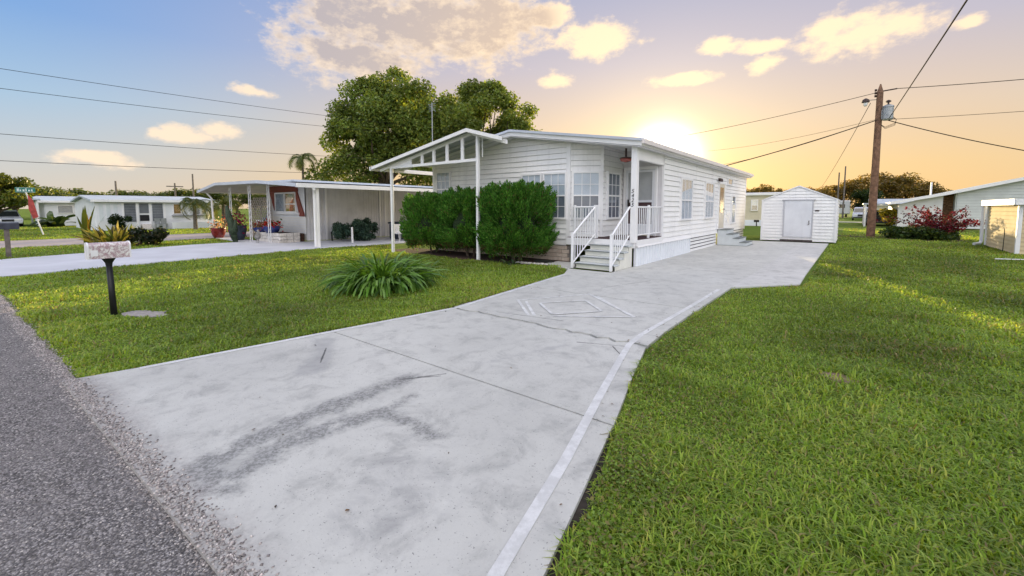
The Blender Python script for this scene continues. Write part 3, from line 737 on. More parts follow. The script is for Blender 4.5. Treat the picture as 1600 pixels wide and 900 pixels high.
# ================================================================== FRONT AWNING
aw = thing('front_awning', 'white gabled awning on slim posts in front of the mobile home gable', 'awning', (-11, 9.85, 0))
AY = 9.85
for x, zt in ((-9.13, 3.92), (-13.45, 3.14)):
    MB().box(x - .045, x + .045, AY - .045, AY + .045, 0, zt).build('post', W_TRIM, aw, bevel=.006)
MB().tube([(-8.98, AY + .05, 3.85), (-8.98, AY + .05, 3.2)], .014, 6).build('downspout', W_TRIM, aw)
MB().box(-13.4, -9.178, AY - .04, AY + .04, 3.08, 3.17).build('tie_beam', W_TRIM, aw)
def az_(x): return np.interp(x, [-14.4, -9.38, -7.98], [3.17, 4.05, 3.66])
q = [(-14.4, 3.17), (-9.38, 4.05), (-7.98, 3.66)]
m = MB(); pl = [(x, z) for x, z in q] + [(x, z - .035) for x, z in reversed(q)]
pb_ = [q[0], q[1], (-9.2, 3.999)]; pb_ = pb_ + [(x, z - .035) for x, z in reversed(pb_)]
n = len(pl); m.v += [(x, AY - .22, z) for x, z in pl] + [(x, HY0 + .0 - .39, z) for x, z in pb_]
m.f += [tuple(range(n)), tuple(range(2 * n - 1, n - 1, -1))] + [(i, n + i, n + (i + 1) % n, (i + 1) % n) for i in range(n)]
m.build('awning_roof', mat('awning_grey_metal', (.42, .43, .45), .5, .06, 2), aw)
for (xa, za), (xb, zb) in ((q[0], q[1]), (q[1], q[2])):
    m = MB(); pl = [(xa, za + .02), (xb, zb + .02), (xb, zb - .09), (xa, za - .09)]
    m.v += [(x, AY - .25, z) for x, z in pl] + [(x, AY - .222, z) for x, z in pl]; m.f += [(0, 1, 2, 3), (7, 6, 5, 4)] + [(i, 4 + i, 4 + (i + 1) % 4, (i + 1) % 4) for i in range(4)]
    m.build('fascia', W_TRIM, aw)
    m = MB(); pl = [(xa + .3 * (xa < -12), za - .06), (xb, zb - .04), (xb, zb - .16), (xa + .3 * (xa < -12), za - .16)]
    m.v += [(x, AY - .03, z) for x, z in pl] + [(x, AY + .03, z) for x, z in pl]; m.f += [(0, 1, 2, 3), (7, 6, 5, 4)] + [(i, 4 + i, 4 + (i + 1) % 4, (i + 1) % 4) for i in range(4)]
    m.build('rafter', W_TRIM, aw)
MB().box(-14.48, -14.36, AY - .25, HY0 + 9, 3.06, 3.20).build('eave_gutter', W_TRIM, aw)
for x in (-9.78, -10.48, -11.12, -11.72, -12.35):
    MB().box(x - .055, x + .055, AY - .025, AY + .025, 3.17, az_(x) - .12).build('gable_stud', W_TRIM, aw)
MB().wpoly(W((-13.42, AY + .0), (-12.4, AY)), [(.0, 3.172), (1.0, 3.172), (1.0, az_(-12.42) - .15), (.0, 3.20)], -.012, .012).build('gable_infill', W_TRIM, aw)
MB().box(-14.0, -9.2, AY + .1, HY0 - .02, 3.185, 3.20).build('awning_ceiling', mat('awning_underside', (.55, .55, .56), .6, .05, 2), aw) if False else None
for y in (10.6,): 
    m = MB(); pl = [(-14.36, 3.13), (-9.38, 4.012), (-8.95, 3.88), (-8.95, 3.82), (-9.38, 3.95), (-14.36, 3.07)]
    m.v += [(x, y, z) for x, z in pl] + [(x, y + .05, z) for x, z in pl]; m.f += [tuple(range(6)), tuple(range(11, 5, -1))] + [(i, 6 + i, 6 + (i + 1) % 6, (i + 1) % 6) for i in range(6)]
    m.build('purlin', SOFFIT, aw)

# ================================================================== SHED
shed = thing('garden_shed', 'white lap sided garden shed with wide grey white door', 'shed', (-2.14, 24.9, 0))
SX0, SX1, SY = -3.63, -.65, 24.9
sw = W((SX0, SY), (SX1, SY)); SL = sw.L
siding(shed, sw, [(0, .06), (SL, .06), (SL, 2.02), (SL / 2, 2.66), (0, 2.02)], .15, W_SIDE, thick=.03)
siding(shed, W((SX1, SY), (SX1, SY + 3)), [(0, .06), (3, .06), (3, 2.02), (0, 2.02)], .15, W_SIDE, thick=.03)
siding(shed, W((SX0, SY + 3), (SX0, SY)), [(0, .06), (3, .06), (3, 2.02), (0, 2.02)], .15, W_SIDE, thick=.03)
MB().wpoly(W((SX1, SY + 3), (SX0, SY + 3)), [(0, .06), (SL, .06), (SL, 2.02), (SL / 2, 2.66), (0, 2.02)], -.08, 0).build('wall_sheathing', W_SIDE, shed)
xm = (SX0 + SX1) / 2
rprism([(SX0 - .06, 2.0), (xm, 2.67), (SX1 + .06, 2.0), (SX1 + .06, 2.05), (xm, 2.73), (SX0 - .06, 2.05)], SY - .05, SY + 3.05).build('roof', W_TRIM, shed)
df = MB().wbox(sw, .90, .95, .03, .06, .25, 2.02).wbox(sw, 2.05, 2.10, .03, .06, .25, 2.02).wbox(sw, .84, 2.18, .03, .075, 2.02, 2.06).build('door', mat('shed_door_trim', (.50, .50, .54), .5, .05, 3), shed)
MB().wbox(sw, .952, 2.048, .032, .048, .26, 2.015).build('door_leaf', DOORW, df)
MB().tube([sw(1.95, .05, 1.05), sw(1.95, .085, 1.02), sw(1.96, .085, .90), sw(1.91, .05, .84)], .014, 6).build('door_handle', COPPER, df)
MB().wbox(sw, 2.17, 2.33, .03, .05, 1.50, 1.55).build('name_plate', COPPER, shed)
MB().wbox(sw, .82, 2.12, .02, .26, .03, .13).build('door_step', mat('dark_step_timber', (.09, .075, .07), .9, .2, 8), shed)
for xx in (SX0, SX1): MB().box(xx - .045, xx + .045, SY - .045, SY - .0, .05, 2.03).build('corner_trim', W_TRIM, shed)

# ================================================================== LEFT NEIGHBOUR
nb = thing('neighbour_home', 'low mobile home with red brown window surround and long grey ribbed carport', 'house', (-21, 10.3, 0))
NX, NY = -20.9, 10.3
nf = W((-25.2, NY), (NX, NY)); ns = W((NX, NY), (NX, 24.5))
MB().wpoly(nf, [(0, .05), (4.3, .05), (4.3, 2.78), (0, 2.84)], -.1, 0).build('front_wall', FARW, nb)
for i in range(9): MB().wbox(nf, .02, 4.28, .001, .02, .1 + i * .125, .1 + i * .125 + .105).build('siding_board', mat('cream_lap', (.76, .74, .70), .6, .04, 2) if i == 0 else MATS['cream_lap'], nb)
# red-brown surround with slanted wings
MB().wpoly(nf, [(.40, 2.46), (3.55, 2.46), (3.55, 2.77), (.40, 2.80)], .0, .05).build('red_header', REDP, nb)
MB().wpoly(nf, [(.42, 2.455), (1.02, 2.455), (1.02, 1.52), (.9, 1.52)], .0, .045).build('red_wing', REDP, nb)
MB().wpoly(nf, [(3.30, 2.455), (3.54, 2.455), (4.22, 1.24), (3.72, 1.24)], .02, .065).build('red_wing', REDP, nb)
window(nb, nf, 1.15, 2.15, 1.48, 2.38, 1, 1, 0, top=CURT, fr=.06); window(nb, nf, 2.25, 3.35, 1.48, 2.38, 1, 1, 1, top=mat('amber_curtain', (.55, .33, .12), .9, .2, 6), bot=MATS['amber_curtain'], mid=1.85, fr=.06)
MB().wbox(nf, 1.0, 3.75, .0, .12, 1.32, 1.42).build('window_sill', W_TRIM, nb)
sl = MB().wpoly(ns, [(0, .05), (14.2, .05), (14.2, 2.72), (0, 2.78)], -.1, 0).build('side_wall', CORR, nb)
for i in range(88): MB().wbox(ns, .1 + i * .16, .14 + i * .16, .0, .022, .08, 2.70).build('panel_rib', CORR, sl)
for a in (.95, 4.1, 4.45): MB().wbox(ns, a, a + .10, .0, .06, .05, 2.72).build('panel_post', W_TRIM, nb)
window(nb, ns, 9.0, 10.2, 1.2, 2.3, 2, 1, 1, top=CURT)
# roof sheet
rp = [(-28.9, 2.60), (-26.2, 2.93), (-21.0, 2.86), (-17.3, 2.60)]
rprism([(x, z) for x, z in rp] + [(x, z - .05) for x, z in reversed(rp)], 8.2, 25).build('carport_roof', mat('carport_roof_metal', (.50, .50, .52), .5, .08, 1.5), nb)
for i in range(3):
    (xa, za), (xb, zb) = rp[i], rp[i + 1]
    m = MB(); pl = [(xa, za + .03), (xb, zb + .03), (xb, zb - .11), (xa, za - .11)]
    m.v += [(x, 8.15, z) for x, z in pl] + [(x, 8.195, z) for x, z in pl]; m.f += [(0, 1, 2, 3), (7, 6, 5, 4)] + [(i_, 4 + i_, 4 + (i_ + 1) % 4, (i_ + 1) % 4) for i_ in range(4)]; m.build('front_fascia', ROOFM, nb)
MB().box(-17.33, -17.2, 8.15, 25, 2.47, 2.64).build('eave_gutter', W_TRIM, nb)
MB().box(-28.98, -28.86, 8.15, 25, 2.49, 2.64).build('eave_gutter', W_TRIM, nb)
rprism([(-24.5, 2.93), (-24.4, 3.03), (-20.6, 2.98), (-20.5, 2.88)], 9.6, 24.8).build('main_roof', FARR, nb)
MB().box(-17.5, -17.38, 9.0, 9.12, 0, 2.48).build('carport_post', W_TRIM, nb)
MB().tube([(-17.26, 8.8, 2.5), (-17.26, 8.86, 2.40), (-17.42, 8.94, 2.25), (-17.44, 8.95, 2.1), (-17.44, 8.95, .05)], .055, 8).build('downspout', W_TRIM, nb)
MB().box(-17.5, -17.4, 18.0, 18.1, 0, 2.48).build('carport_post', W_TRIM, nb)
MB().tube([(-28.6, 8.5, 2.5), (-28.2, 8.6, 2.2), (-28.15, 8.65, 0)], .05, 8).build('downspout', W_TRIM, nb)
def iron(x, y, lab):
    t = thing('iron_porch_post', lab, 'post', (x, y, 0), 'white iron posts under the carport roof')
    for dx in (-.11, .11): MB().box(x + dx - .013, x + dx + .013, y - .013, y + .013, 0, 2.7).build('upright', IRONW, t)
    for k in range(9):
        z = .2 + k * .29; MB().tube([(x - .1, y, z), (x - .03, y, z + .1), (x + .03, y, z + .16), (x + .1, y, z + .26)], .009, 5).build('scroll', IRONW, t)
iron(-25.45, 8.6, 'white iron scroll post beside the big cactus'); iron(-22.75, 8.5, 'white iron scroll post in front of the lattice screen'); iron(-21.3, 8.75, 'white iron scroll post in front of the red brown surround')
# lattice screen, each slat a part
lt = thing('lattice_screen', 'diagonal lattice screen with arched top under the neighbour carport', 'lattice', (-25, 9.9, 0))
def latt(x0, x1, y, z1):
    for sgn, yy in ((1, y), (-1, y + .025)):
        c = -3.0
        while c < x1 - x0 + 3.5:
            pts = []
            for k in range(41):
                u = c + sgn * (k / 40 * z1); z = k / 40 * z1
                top = z1 - 1.2 * max(0, abs(u / (x1 - x0) - .5) - .28) ** 1.2 * 2
                if 0 <= u <= x1 - x0 and z <= top: pts.append((x0 + u, z))
            if len(pts) > 3: MB().tube([(pts[0][0], yy, pts[0][1] + .02), (pts[-1][0], yy, pts[-1][1])], .028, 4).build('slat', LATT, lt)
            c += .26
latt(-26.6, -23.9, 9.9, 2.2)
for x in (-26.65, -25.2, -23.87): MB().box(x - .03, x + .03, 9.93, 9.97, 0, 2.1).build('upright', LATT, lt)
# low block planter with bowls
pl_ = thing('block_planter', 'low cream block planter wall below the neighbour window', 'planter', (-22.2, 9.3, 0))
pb = None
for r_ in range(3):
    for i in range(8):
        x = -23.3 + i * .31 + (.15 if r_ % 2 else 0); MB().box(x, x + .295, 8.95 + random.uniform(-.01, .01), 9.15, .03 + r_ * .15, .03 + r_ * .15 + .138).build('block', STONE, pl_, bevel=.008)
    for i in range(3): MB().box(-20.95 - .06, -20.95 + .14, 9.0 + i * .31, 9.0 + i * .31 + .295, .03 + r_ * .15, .03 + r_ * .15 + .138).build('block', STONE, pl_, bevel=.008)
MB().box(-23.25, -20.98, 9.16, 10.2, .0, .42).build('soil', MULCH, pl_)
def pot(name, lab, x, y, z, r, h, m, flo, nl=260):
    t = thing(name, lab, 'flower pot', (x, y, z))
    MB().lathe([(r * .62, 0), (r * .85, h * .35), (r, h * .75), (r * .95, h * .9), (r * 1.04, h), (r * .9, h), (r * .85, h * .9)], (x, y, z), 18).build('pot', m, t, smooth=True)
    n = nl; P = rng.normal(size=(n, 3)) * [r * .55, r * .55, h * .35] + [x, y, z + h * 1.25]
    V, T, C = leaves(P, unit(rng.normal(size=(n, 3)) + [0, 0, .6]), rng.uniform(.07, .15, n), pick(flo, n)); tri_obj('flowers', V, T, C, LEAF, t, kind='stuff')
pot('flower_bowl', 'wide blue bowl of red flowers on the block planter', -21.9, 9.1, .46, .38, .32, POTB, [(.5, .01, .01), (.4, .01, .02), (.05, .09, .02)])
pot('flower_pot', 'dark red pot of pale flowers by the outer carport downspout', -27.25, 8.55, .02, .36, .55, POTR, [(.6, .5, .4), (.06, .1, .03), (.5, .2, .1)])
pot('flower_pot', 'magenta flowering pot beside the cactus', -24.55, 8.55, .02, .42, .75, NAVY, [(.30, .01, .10), (.22, .01, .08), (.05, .07, .02)], 500)
pot('flower_bowl', 'shallow blue bowl of tan plants on the block planter end', -23.05, 9.1, .46, .4, .25, POTB, [(.35, .2, .1), (.2, .12, .05), (.25, .05, .06)])
# cactus
ca = thing('cactus', 'leaning dark green column cactus in front of the carport', 'cactus', (-23.1, 7.95, 0))
MB().tube([(-23.1, 7.95, -.02), (-23.3, 7.92, .6), (-23.65, 7.9, 1.2), (-23.9, 7.9, 1.75)], [.10, .15, .15, .07], 9).build('stem', mat('cactus_green', (.035, .06, .03), .7, .3, 10), ca, smooth=True)
MB().tube([(-23.25, 7.93, .4), (-22.95, 7.9, .6), (-22.9, 7.9, 1.1)], [.10, .12, .05], 8).build('arm', MATS['cactus_green'], ca, smooth=True)
# statue bird, hose, side yard items
bd = thing('bird_ornament', 'grey standing bird ornament in front of the block planter', 'garden ornament', (-21.75, 8.35, .03))
MB().tube([(-21.75, 8.35, .25), (-21.68, 8.35, .3), (-21.55, 8.35, .35), (-21.5, 8.35, .55), (-21.56, 8.35, .62), (-21.72, 8.35, .6)], [.02, .13, .11, .045, .05, .012], 8).build('body', mat('ornament_grey', (.28, .27, .26), .7, .2, 8), bd, smooth=True)
for dy in (-.04, .04): MB().tube([(-21.64, 8.35 + dy, .28), (-21.64, 8.35 + dy, .03)], .014, 5).build('leg', MATS['ornament_grey'], bd)
ut = MB().tube([(-18.44, 11.23, 0), (-18.46, 11.23, .75)], .045, 8).build('marker_post', W_TRIM); tag(ut, 'short white marker post in front of the blue green shrub', 'post')
ac = thing('storage_box', 'dark navy storage box against the ribbed carport wall', 'storage box', (-18.6, 15.0, 0))
MB().box(-19.3, -18.1, 13.9, 15.8, .03, .82).build('body', NAVY, ac, bevel=.03); MB().box(-19.36, -18.04, 13.85, 15.85, .82, .92).build('lid', NAVY, ac, bevel=.03)
for i, (x, y) in enumerate(((-17.6, 13.3), (-17.5, 14.0))):
    gc = thing('garden_chair', 'white hoop framed garden chair by the navy storage box', 'chair', (x, y, 0), 'white garden chairs')
    for dy in (-.22, .22): MB().tube([(x - .25, y + dy, .02), (x - .22, y + dy, .45), (x, y + dy, .62), (x + .22, y + dy, .45), (x + .25, y + dy, .02)], .018, 6).build('arm_hoop', IRONW, gc)
    MB().box(x - .22, x + .22, y - .22, y + .22, .38, .41).build('seat', IRONW, gc); MB().box(x - .26, x - .23, y - .22, y + .22, .4, .85).build('backrest', IRONW, gc)
hs = MB().tube([(-20.2, 11.2, .03), (-20.25, 11.2, .45), (-20.15, 11.25, .55), (-19.9, 11.3, .56)], .04, 7).build('bent_pipe', HOSE); tag(hs, 'bent black pipe standing against the ribbed carport wall', 'pipe')

# ================================================================== FAR HOMES
def gable_home(name, label, w, D, z_e, z_r, wallm, roofm, ov=.3, z0=0):
    """simple home: front wall along w, depth D behind it, eaves on the front; returns the thing and its frame"""
    c = w(w.L / 2, 0, 0); t = thing(name, label, 'house', (c[0], c[1], 0))
    m = MB().wpoly(w, [(0, z0), (w.L, z0), (w.L, z_e), (0, z_e)], -.1, 0); m.build('front_wall', wallm, t)
    for a, lab in ((0, 'end_wall'), (w.L, 'end_wall')):
        b0 = w(a, -.101, 0); b1 = w(a, -D, 0); ww = W(b0[:2], b1[:2])
        MB().wpoly(ww, [(0, z0), (ww.L, z0), (ww.L, z_e), (ww.L / 2, z_r - .1), (0, z_e)], -.06, .0).build(lab, wallm, t)
    b0, b1 = w(0, -D, 0), w(w.L, -D, 0)
    MB().wpoly(w, [(0, z0), (w.L, z0), (w.L, z_e), (0, z_e)], -D - .1, -D - .002).build('back_wall', wallm, t)
    s0, s1 = -ov, w.L + ov
    prof = [(ov, z_e - .02), (-D / 2, z_r), (-D - ov, z_e - .02), (-D - ov, z_e + .10), (-D / 2, z_r + .12), (ov, z_e + .10)]
    n = len(prof); m = MB(); m.v += [w(s0, a, z) for a, z in prof] + [w(s1, a, z) for a, z in prof]
    m.f += [tuple(range(n)), tuple(range(2 * n - 1, n - 1, -1))] + [(i, n + i, n + (i + 1) % n, (i + 1) % n) for i in range(n)]; m.build('roof', roofm, t)
    m = MB(); m.wbox(w, s0, s1, ov + .001, ov + .04, z_e - .06, z_e + .12).build('eave_fascia', W_TRIM, t)
    return t
wA = W((-43, 5.9), (-43, 13.3)); ha = gable_home('screened_home', 'white home with dark screened porch panels across the cross street', wA, 9, 2.15, 2.55, FARW, FARR)
for a0_, a1_ in ((1.55, 2.2), (2.42, 2.98), (3.2, 3.85)):
    b = MB().wbox(wA, a0_, a1_, .0, .03, .62 if a0_ != 2.42 else 1.25, 2.0).build('screen_panel', mat('dark_porch_screen', (.16, .17, .19), .8, .15, 1.5) if a0_ == 1.55 else MATS['dark_porch_screen'], ha)
    for k in range(1, 7): MB().wbox(wA, a0_, a1_, .03, .04, .62 + k * .2, .625 + k * .2).build('screen_slat', BLIND, b) if a0_ != 2.42 else None
MB().wbox(wA, 2.42, 2.98, .0, .03, .66, 1.12).build('dark_opening', DARK, ha)
for a in (1.4, 2.24, 3.02, 3.9): MB().wbox(wA, a, a + .12, .0, .06, .1, 2.05).build('porch_column', W_TRIM, ha)
for a in (.15, .55, .95): MB().wbox(wA, a, a + .22, .0, .03, .7, 1.95).build('louvre_window', BLIND, ha)
for k in range(3): MB().wbox(wA, 2.45, 3.0, .0, .75 - k * .25, .02, .15 + k * .13).build('step', STONE, ha)
window(ha, wA, 4.55, 5.0, 1.2, 1.95, 1, 1, 0, top=MATS['amber_curtain'], fr=.05); window(ha, wA, 6.0, 6.3, 1.15, 1.9, 1, 1, 0, top=SCREEN, fr=.05); window(ha, wA, 6.45, 6.75, 1.15, 1.75, 1, 1, 1, top=SCREEN, fr=.05)
MB().wbox(wA, 4.4, 7.0, .0, .25, 1.0, 1.08).build('window_ledge', mat('grey_ledge', (.3, .3, .32), .7, .1, 3), ha)
pw = MB().wbox(wA, 4.2, 7.5, .55, .8, .0, .52).build('low_garden_wall', FARW); tag(pw, 'low white garden wall in front of the screened home', 'wall')
for i, a in enumerate((3.35, 3.75)):
    q = wA(a, .7, 0); cch = thing('porch_chair', 'grey metal porch chair by the screened home steps', 'chair', q, 'metal porch chairs')
    MB().box(q[0] - .2, q[0] + .2, q[1] - .17, q[1] + .17, .40, .44).build('seat', GALV, cch); MB().box(q[0] - .22, q[0] - .18, q[1] - .17, q[1] + .17, .42, .85).build('backrest', GALV, cch)
    for dx in (-.18, .18):
        for dy in (-.15, .15): MB().box(q[0] + dx - .02, q[0] + dx + .02, q[1] + dy - .02, q[1] + dy + .02, 0, .41).build('leg', GALV, cch)
wB = W((-58, 4.6), (-58, 9.0)); hb = gable_home('blue_roofed_home', 'white home with blue grey roof and a narrow dark door', wB, 9, 2.2, 2.7, FARW, FARR, .5)
window(hb, wB, .8, 1.75, 1.2, 1.85, 1, 1, 0, top=SCREEN, fr=.06)
dB = MB().wbox(wB, 2.0, 2.5, .0, .04, .55, 1.75).build('door', W_TRIM, hb); MB().wbox(wB, 2.07, 2.43, .04, .05, .6, 1.7).build('door_glass', SCREEN, dB)
cpB = thing('open_carport', 'flat roofed open carport beside the blue roofed home', 'carport', (-60, 2.4, 0))
MB().box(-64, -57.5, .2, 4.3, 2.35, 2.48).build('roof', FARR, cpB)
for x, y in ((-57.7, .4), (-57.7, 4.1), (-63.6, .4), (-63.6, 4.1)): MB().box(x - .07, x + .07, y - .07, y + .07, 0, 2.36).build('post', W_TRIM, cpB)
wE = W((-11.5, 45), (-3.7, 45)); hE = gable_home('beige_home', 'beige panelled mobile home behind the garden shed', wE, 4.2, 2.86, 3.0, BEIGE, FARR, .12)
MB().wbox(wE, 0, wE.L, .0, .04, .02, .55).build('skirt', SKIRT, hE); window(hE, wE, 4.05, 4.5, 1.45, 2.35, 1, 1, 1, top=BLIND, bot=SCREEN)
mt = thing('water_meter', 'small dark meter on a stub pipe before the beige home', 'meter', (-6.9, 44.3, 0)); MB().tube([(-6.9, 44.3, 0), (-6.9, 44.3, .4)], .05, 6).build('pipe', BLACK, mt); MB().box(-7.1, -6.7, 44.2, 44.4, .38, .58).build('box', BLACK, mt)
# right neighbour: gable end faces the street
rh = thing('gabled_neighbour_home', 'pale sided home with a long sloping gable roof behind the red shrub', 'house', (8, 46.8, 0))
rw = W((2.75, 46.8), (14.5, 46.8))
def rz(a): return 2.06 + a * .245
MB().wpoly(rw, [(0, 0), (2.55, 0), (2.55, rz(2.55)), (0, rz(0) - .1)], -.1, 0).build('carport_end_wall', mat('pale_cream_panel', (.66, .65, .64), .6, .04, 2), rh)
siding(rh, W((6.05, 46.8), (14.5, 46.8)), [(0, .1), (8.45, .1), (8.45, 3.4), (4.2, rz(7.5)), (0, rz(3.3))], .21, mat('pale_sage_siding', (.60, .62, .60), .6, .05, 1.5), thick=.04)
MB().wpoly(W((5.3, 47.6), (6.05, 47.6)), [(0, 0), (.75, 0), (.75, rz(3.2)), (0, rz(2.5))], -.1, 0).build('recess_wall', BROWNB, rh)
MB().box(2.75, 2.85, 46.92, 60, 0, 2.0).build('carport_side_wall', MATS['pale_cream_panel'], rh)
MB().box(5.97, 6.04, 46.82, 47.6, 0, 2.8).build('recess_return', MATS['pale_sage_siding'], rh)
prof = [(2.2, 1.98), (5.3, 2.66), (10.4, 3.95), (16, 2.7), (16, 2.82), (10.4, 4.1), (5.3, 2.80), (2.2, 2.12)]
rprism(prof, 46.4, 62).build('roof', FARR, rh)
for (xa, za), (xb, zb) in (((2.2, 2.05), (5.3, 2.73)), ((5.3, 2.73), (10.4, 4.02)), ((10.4, 4.02), (16, 2.76))):
    m = MB(); pp = [(xa, za + .1), (xb, zb + .1), (xb, zb - .13), (xa, za - .13)]
    m.v += [(x, 46.34, z) for x, z in pp] + [(x, 46.39, z) for x, z in pp]; m.f += [(0, 1, 2, 3), (7, 6, 5, 4)] + [(i, 4 + i, 4 + (i + 1) % 4, (i + 1) % 4) for i in range(4)]; m.build('rake_fascia', W_TRIM, rh)
MB().tube([(4.7, 48, 2.5), (4.7, 48, 3.7)], .06, 6).build('vent_pipe', W_TRIM, rh)
lc = thing('lean_to_carport', 'low lean-to carport with sunlit posts behind the yellow croton', 'carport', (1.8, 52, 0))
MB().box(.6, 2.7, 50, 58, 1.98, 2.08).build('roof', FARR, lc)
for y in (50.2, 54, 57.8):
    for x in (.75,): MB().box(x - .07, x + .07, y - .07, y + .07, 0, 1.98).build('post', W_TRIM, lc)
wF = W((1.9, 84), (6.4, 84)); gable_home('distant_home', 'small distant pale home behind the parked silver car', wF, 6, 2.1, 2.9, BEIGE, FARR)
# tan utility shed
ts = thing('utility_shed', 'tan sided utility shed lit by the low sun', 'shed', (5.4, 25.3, 0))
wT = W((4.6, 27.7), (4.6, 23.1))
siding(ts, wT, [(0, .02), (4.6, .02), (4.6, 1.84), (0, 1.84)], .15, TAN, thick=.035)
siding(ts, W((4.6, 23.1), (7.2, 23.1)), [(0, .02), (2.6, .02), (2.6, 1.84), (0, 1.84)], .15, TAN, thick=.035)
MB().wpoly(W((7.2, 27.7), (4.6, 27.7)), [(0, .02), (2.6, .02), (2.6, 1.84), (0, 1.84)], -.05, 0).build('back_wall', TAN, ts); MB().box(7.15, 7.2, 23.1, 27.7, .02, 1.84).build('end_wall', TAN, ts)
MB().box(4.42, 7.4, 22.92, 27.9, 1.85, 1.93).build('roof', W_TRIM, ts); MB().box(4.38, 4.415, 22.9, 27.92, 1.76, 1.97).build('fascia', W_TRIM, ts); MB().box(4.42, 7.4, 22.88, 22.915, 1.76, 1.97).build('fascia', W_TRIM, ts)
MB().box(4.53, 4.64, 23.04, 23.15, .02, 1.84).build('corner_trim', W_TRIM, ts); MB().box(4.53, 4.64, 27.66, 27.78, .02, 1.84).build('corner_trim', W_TRIM, ts)
MB().tube([(4.44, 27.85, 1.8), (4.46, 27.85, .2), (4.42, 27.8, .1), (4.2, 27.6, .07)], .06, 8).build('downspout', W_TRIM, ts)
tp = MB().tube([(4.45, 24.2, .02), (4.45, 24.15, .7), (4.43, 24.1, .9), (4.42, 23.75, .92)], .012, 6).build('standpipe', HOSE); tag(tp, 'thin dark standpipe against the tan utility shed', 'pipe')
pp = MB().tube([(3.55, 20.1, .05), (4.4, 20.45, .05), (6, 20.8, .03)], .014, 6).build('white_pipe', W_TRIM); tag(pp, 'white plastic pipe lying on the grass by the tan shed', 'pipe')
# sunlit home across the street (seen mirrored in the front windows)
wG = W((-3, -15.5), (-13, -15.5)); hg = gable_home('opposite_home', 'pale yellow gabled home across the street mirrored in the front windows', wG, 8, 2.7, 4.3, TAN, FARR, .4)
window(hg, wG, 2, 3.4, 1.1, 2.3, 2, 2, 2); window(hg, wG, 6.5, 8, 1.1, 2.3, 2, 2, 2)

# ================================================================== STREET FURNITURE
mbx = thing('mailbox', 'rose marbled mailbox on a black flared post by the street', 'mailbox', (-8.92, 1.34, 0))
MB().tube([(-8.92, 1.34, -.05), (-8.97, 1.33, .80)], [.042, .038], 10).build('post', BLACK, mbx, smooth=True)
MB().lathe([(.04, 0), (.045, .04), (.085, .11), (.10, .12)], (-8.97, 1.33, .77), 10).build('flared_head', BLACK, mbx)
# box: domed top, long axis square to the street
m = MB(); prof = [(-.11, .0), (.11, .0), (.115, .19), (.105, .215), (.06, .235), (0, .24), (-.06, .235), (-.105, .215), (-.115, .19)]; n = len(prof)
m.v += [(-8.97 + a, 1.10, .888 + b) for a, b in prof] + [(-8.97 + a, 1.57, .888 + b) for a, b in prof]
m.f += [tuple(range(n)), tuple(range(2 * n - 1, n - 1, -1))] + [(i, n + i, n + (i + 1) % n, (i + 1) % n) for i in range(n)]; m.build('box', MARBLE, mbx)
for y in (1.085, 1.56):
    m = MB(); m.v += [(-8.97 + a * 1.07, y, .884 + b * 1.05) for a, b in prof] + [(-8.97 + a * 1.07, y + .02, .884 + b * 1.05) for a, b in prof]
    m.f += [tuple(range(n)), tuple(range(2 * n - 1, n - 1, -1))] + [(i, n + i, n + (i + 1) % n, (i + 1) % n) for i in range(n)]; m.build('end_cap', W_TRIM, mbx)
MB().box(-8.857, -8.852, 1.12, 1.20, .93, 1.02).build('blank_label', W_TRIM, mbx)
sp_ = MB().slab([(-8.9, 1.42), (-8.7, 1.40), (-8.52, 1.52), (-8.35, 1.55), (-8.18, 1.74), (-8.22, 1.86), (-8.38, 1.82), (-8.5, 1.90), (-8.68, 1.76), (-8.85, 1.72), (-8.97, 1.58)], -.02, .014).build('sand_patch', SAND, kind='structure')
nm = thing('mailbox', 'dark dome topped mailbox on a rough timber post by the neighbour driveway', 'mailbox', (-21.92, .82, 0))
MB().box(-21.98, -21.86, .76, .88, -.02, .95).build('post', WOODG, nm)
m = MB(); prof2 = [(a * 1.0, b * .95) for a, b in prof]; m.v += [(-21.92 + a, .55, .95 + b) for a, b in prof2] + [(-21.92 + a, 1.10, .95 + b) for a, b in prof2]
m.f += [tuple(range(n)), tuple(range(2 * n - 1, n - 1, -1))] + [(i, n + i, n + (i + 1) % n, (i + 1) % n) for i in range(n)]; m.build('box', mat('dark_mailbox', (.05, .055, .075), .4, .2, 5), nm)
sg = thing('street_sign', 'green street name sign on a slim leaning white pole', 'street sign', (-39.1, 2.93, 0))
MB().tube([(-39.1, 2.93, 0), (-39.1, 2.35, 2.62)], .035, 6).build('pole', W_TRIM, sg)
bd_ = MB().box(-39.12, -39.08, 1.93, 2.75, 2.58, 2.88).build('sign_blade', SIGNG, sg)
MB().box(-39.076, -39.070, 1.96, 2.72, 2.60, 2.615).box(-39.076, -39.070, 1.96, 2.72, 2.845, 2.86).build('white_border', SIGNW, bd_)
let = MB()
for k_, (h_, w_) in enumerate(((.16, .09), (.10, .06), (.11, .08), (.17, .05), (.10, .07), (.12, .06))): let.box(-39.076, -39.071, 2.0 + k_ * .115, 2.0 + k_ * .115 + w_, 2.65, 2.65 + h_)
let.build('worn_lettering', SIGNW, bd_)
fg = thing('pennant', 'faded red pennant hanging from the street sign pole', 'flag', (-39.05, 2.5, 1.2))
m = MB(); m.v += [(-39.0, 2.42, 2.45), (-39.0, 2.62, 2.1), (-39.0, 2.78, 1.1), (-39.0, 2.56, 1.0), (-38.97, 2.40, 1.6)] + [(-39.04, 2.42, 2.45), (-39.04, 2.62, 2.1), (-39.04, 2.78, 1.1), (-39.04, 2.56, 1.0), (-39.01, 2.40, 1.6)]
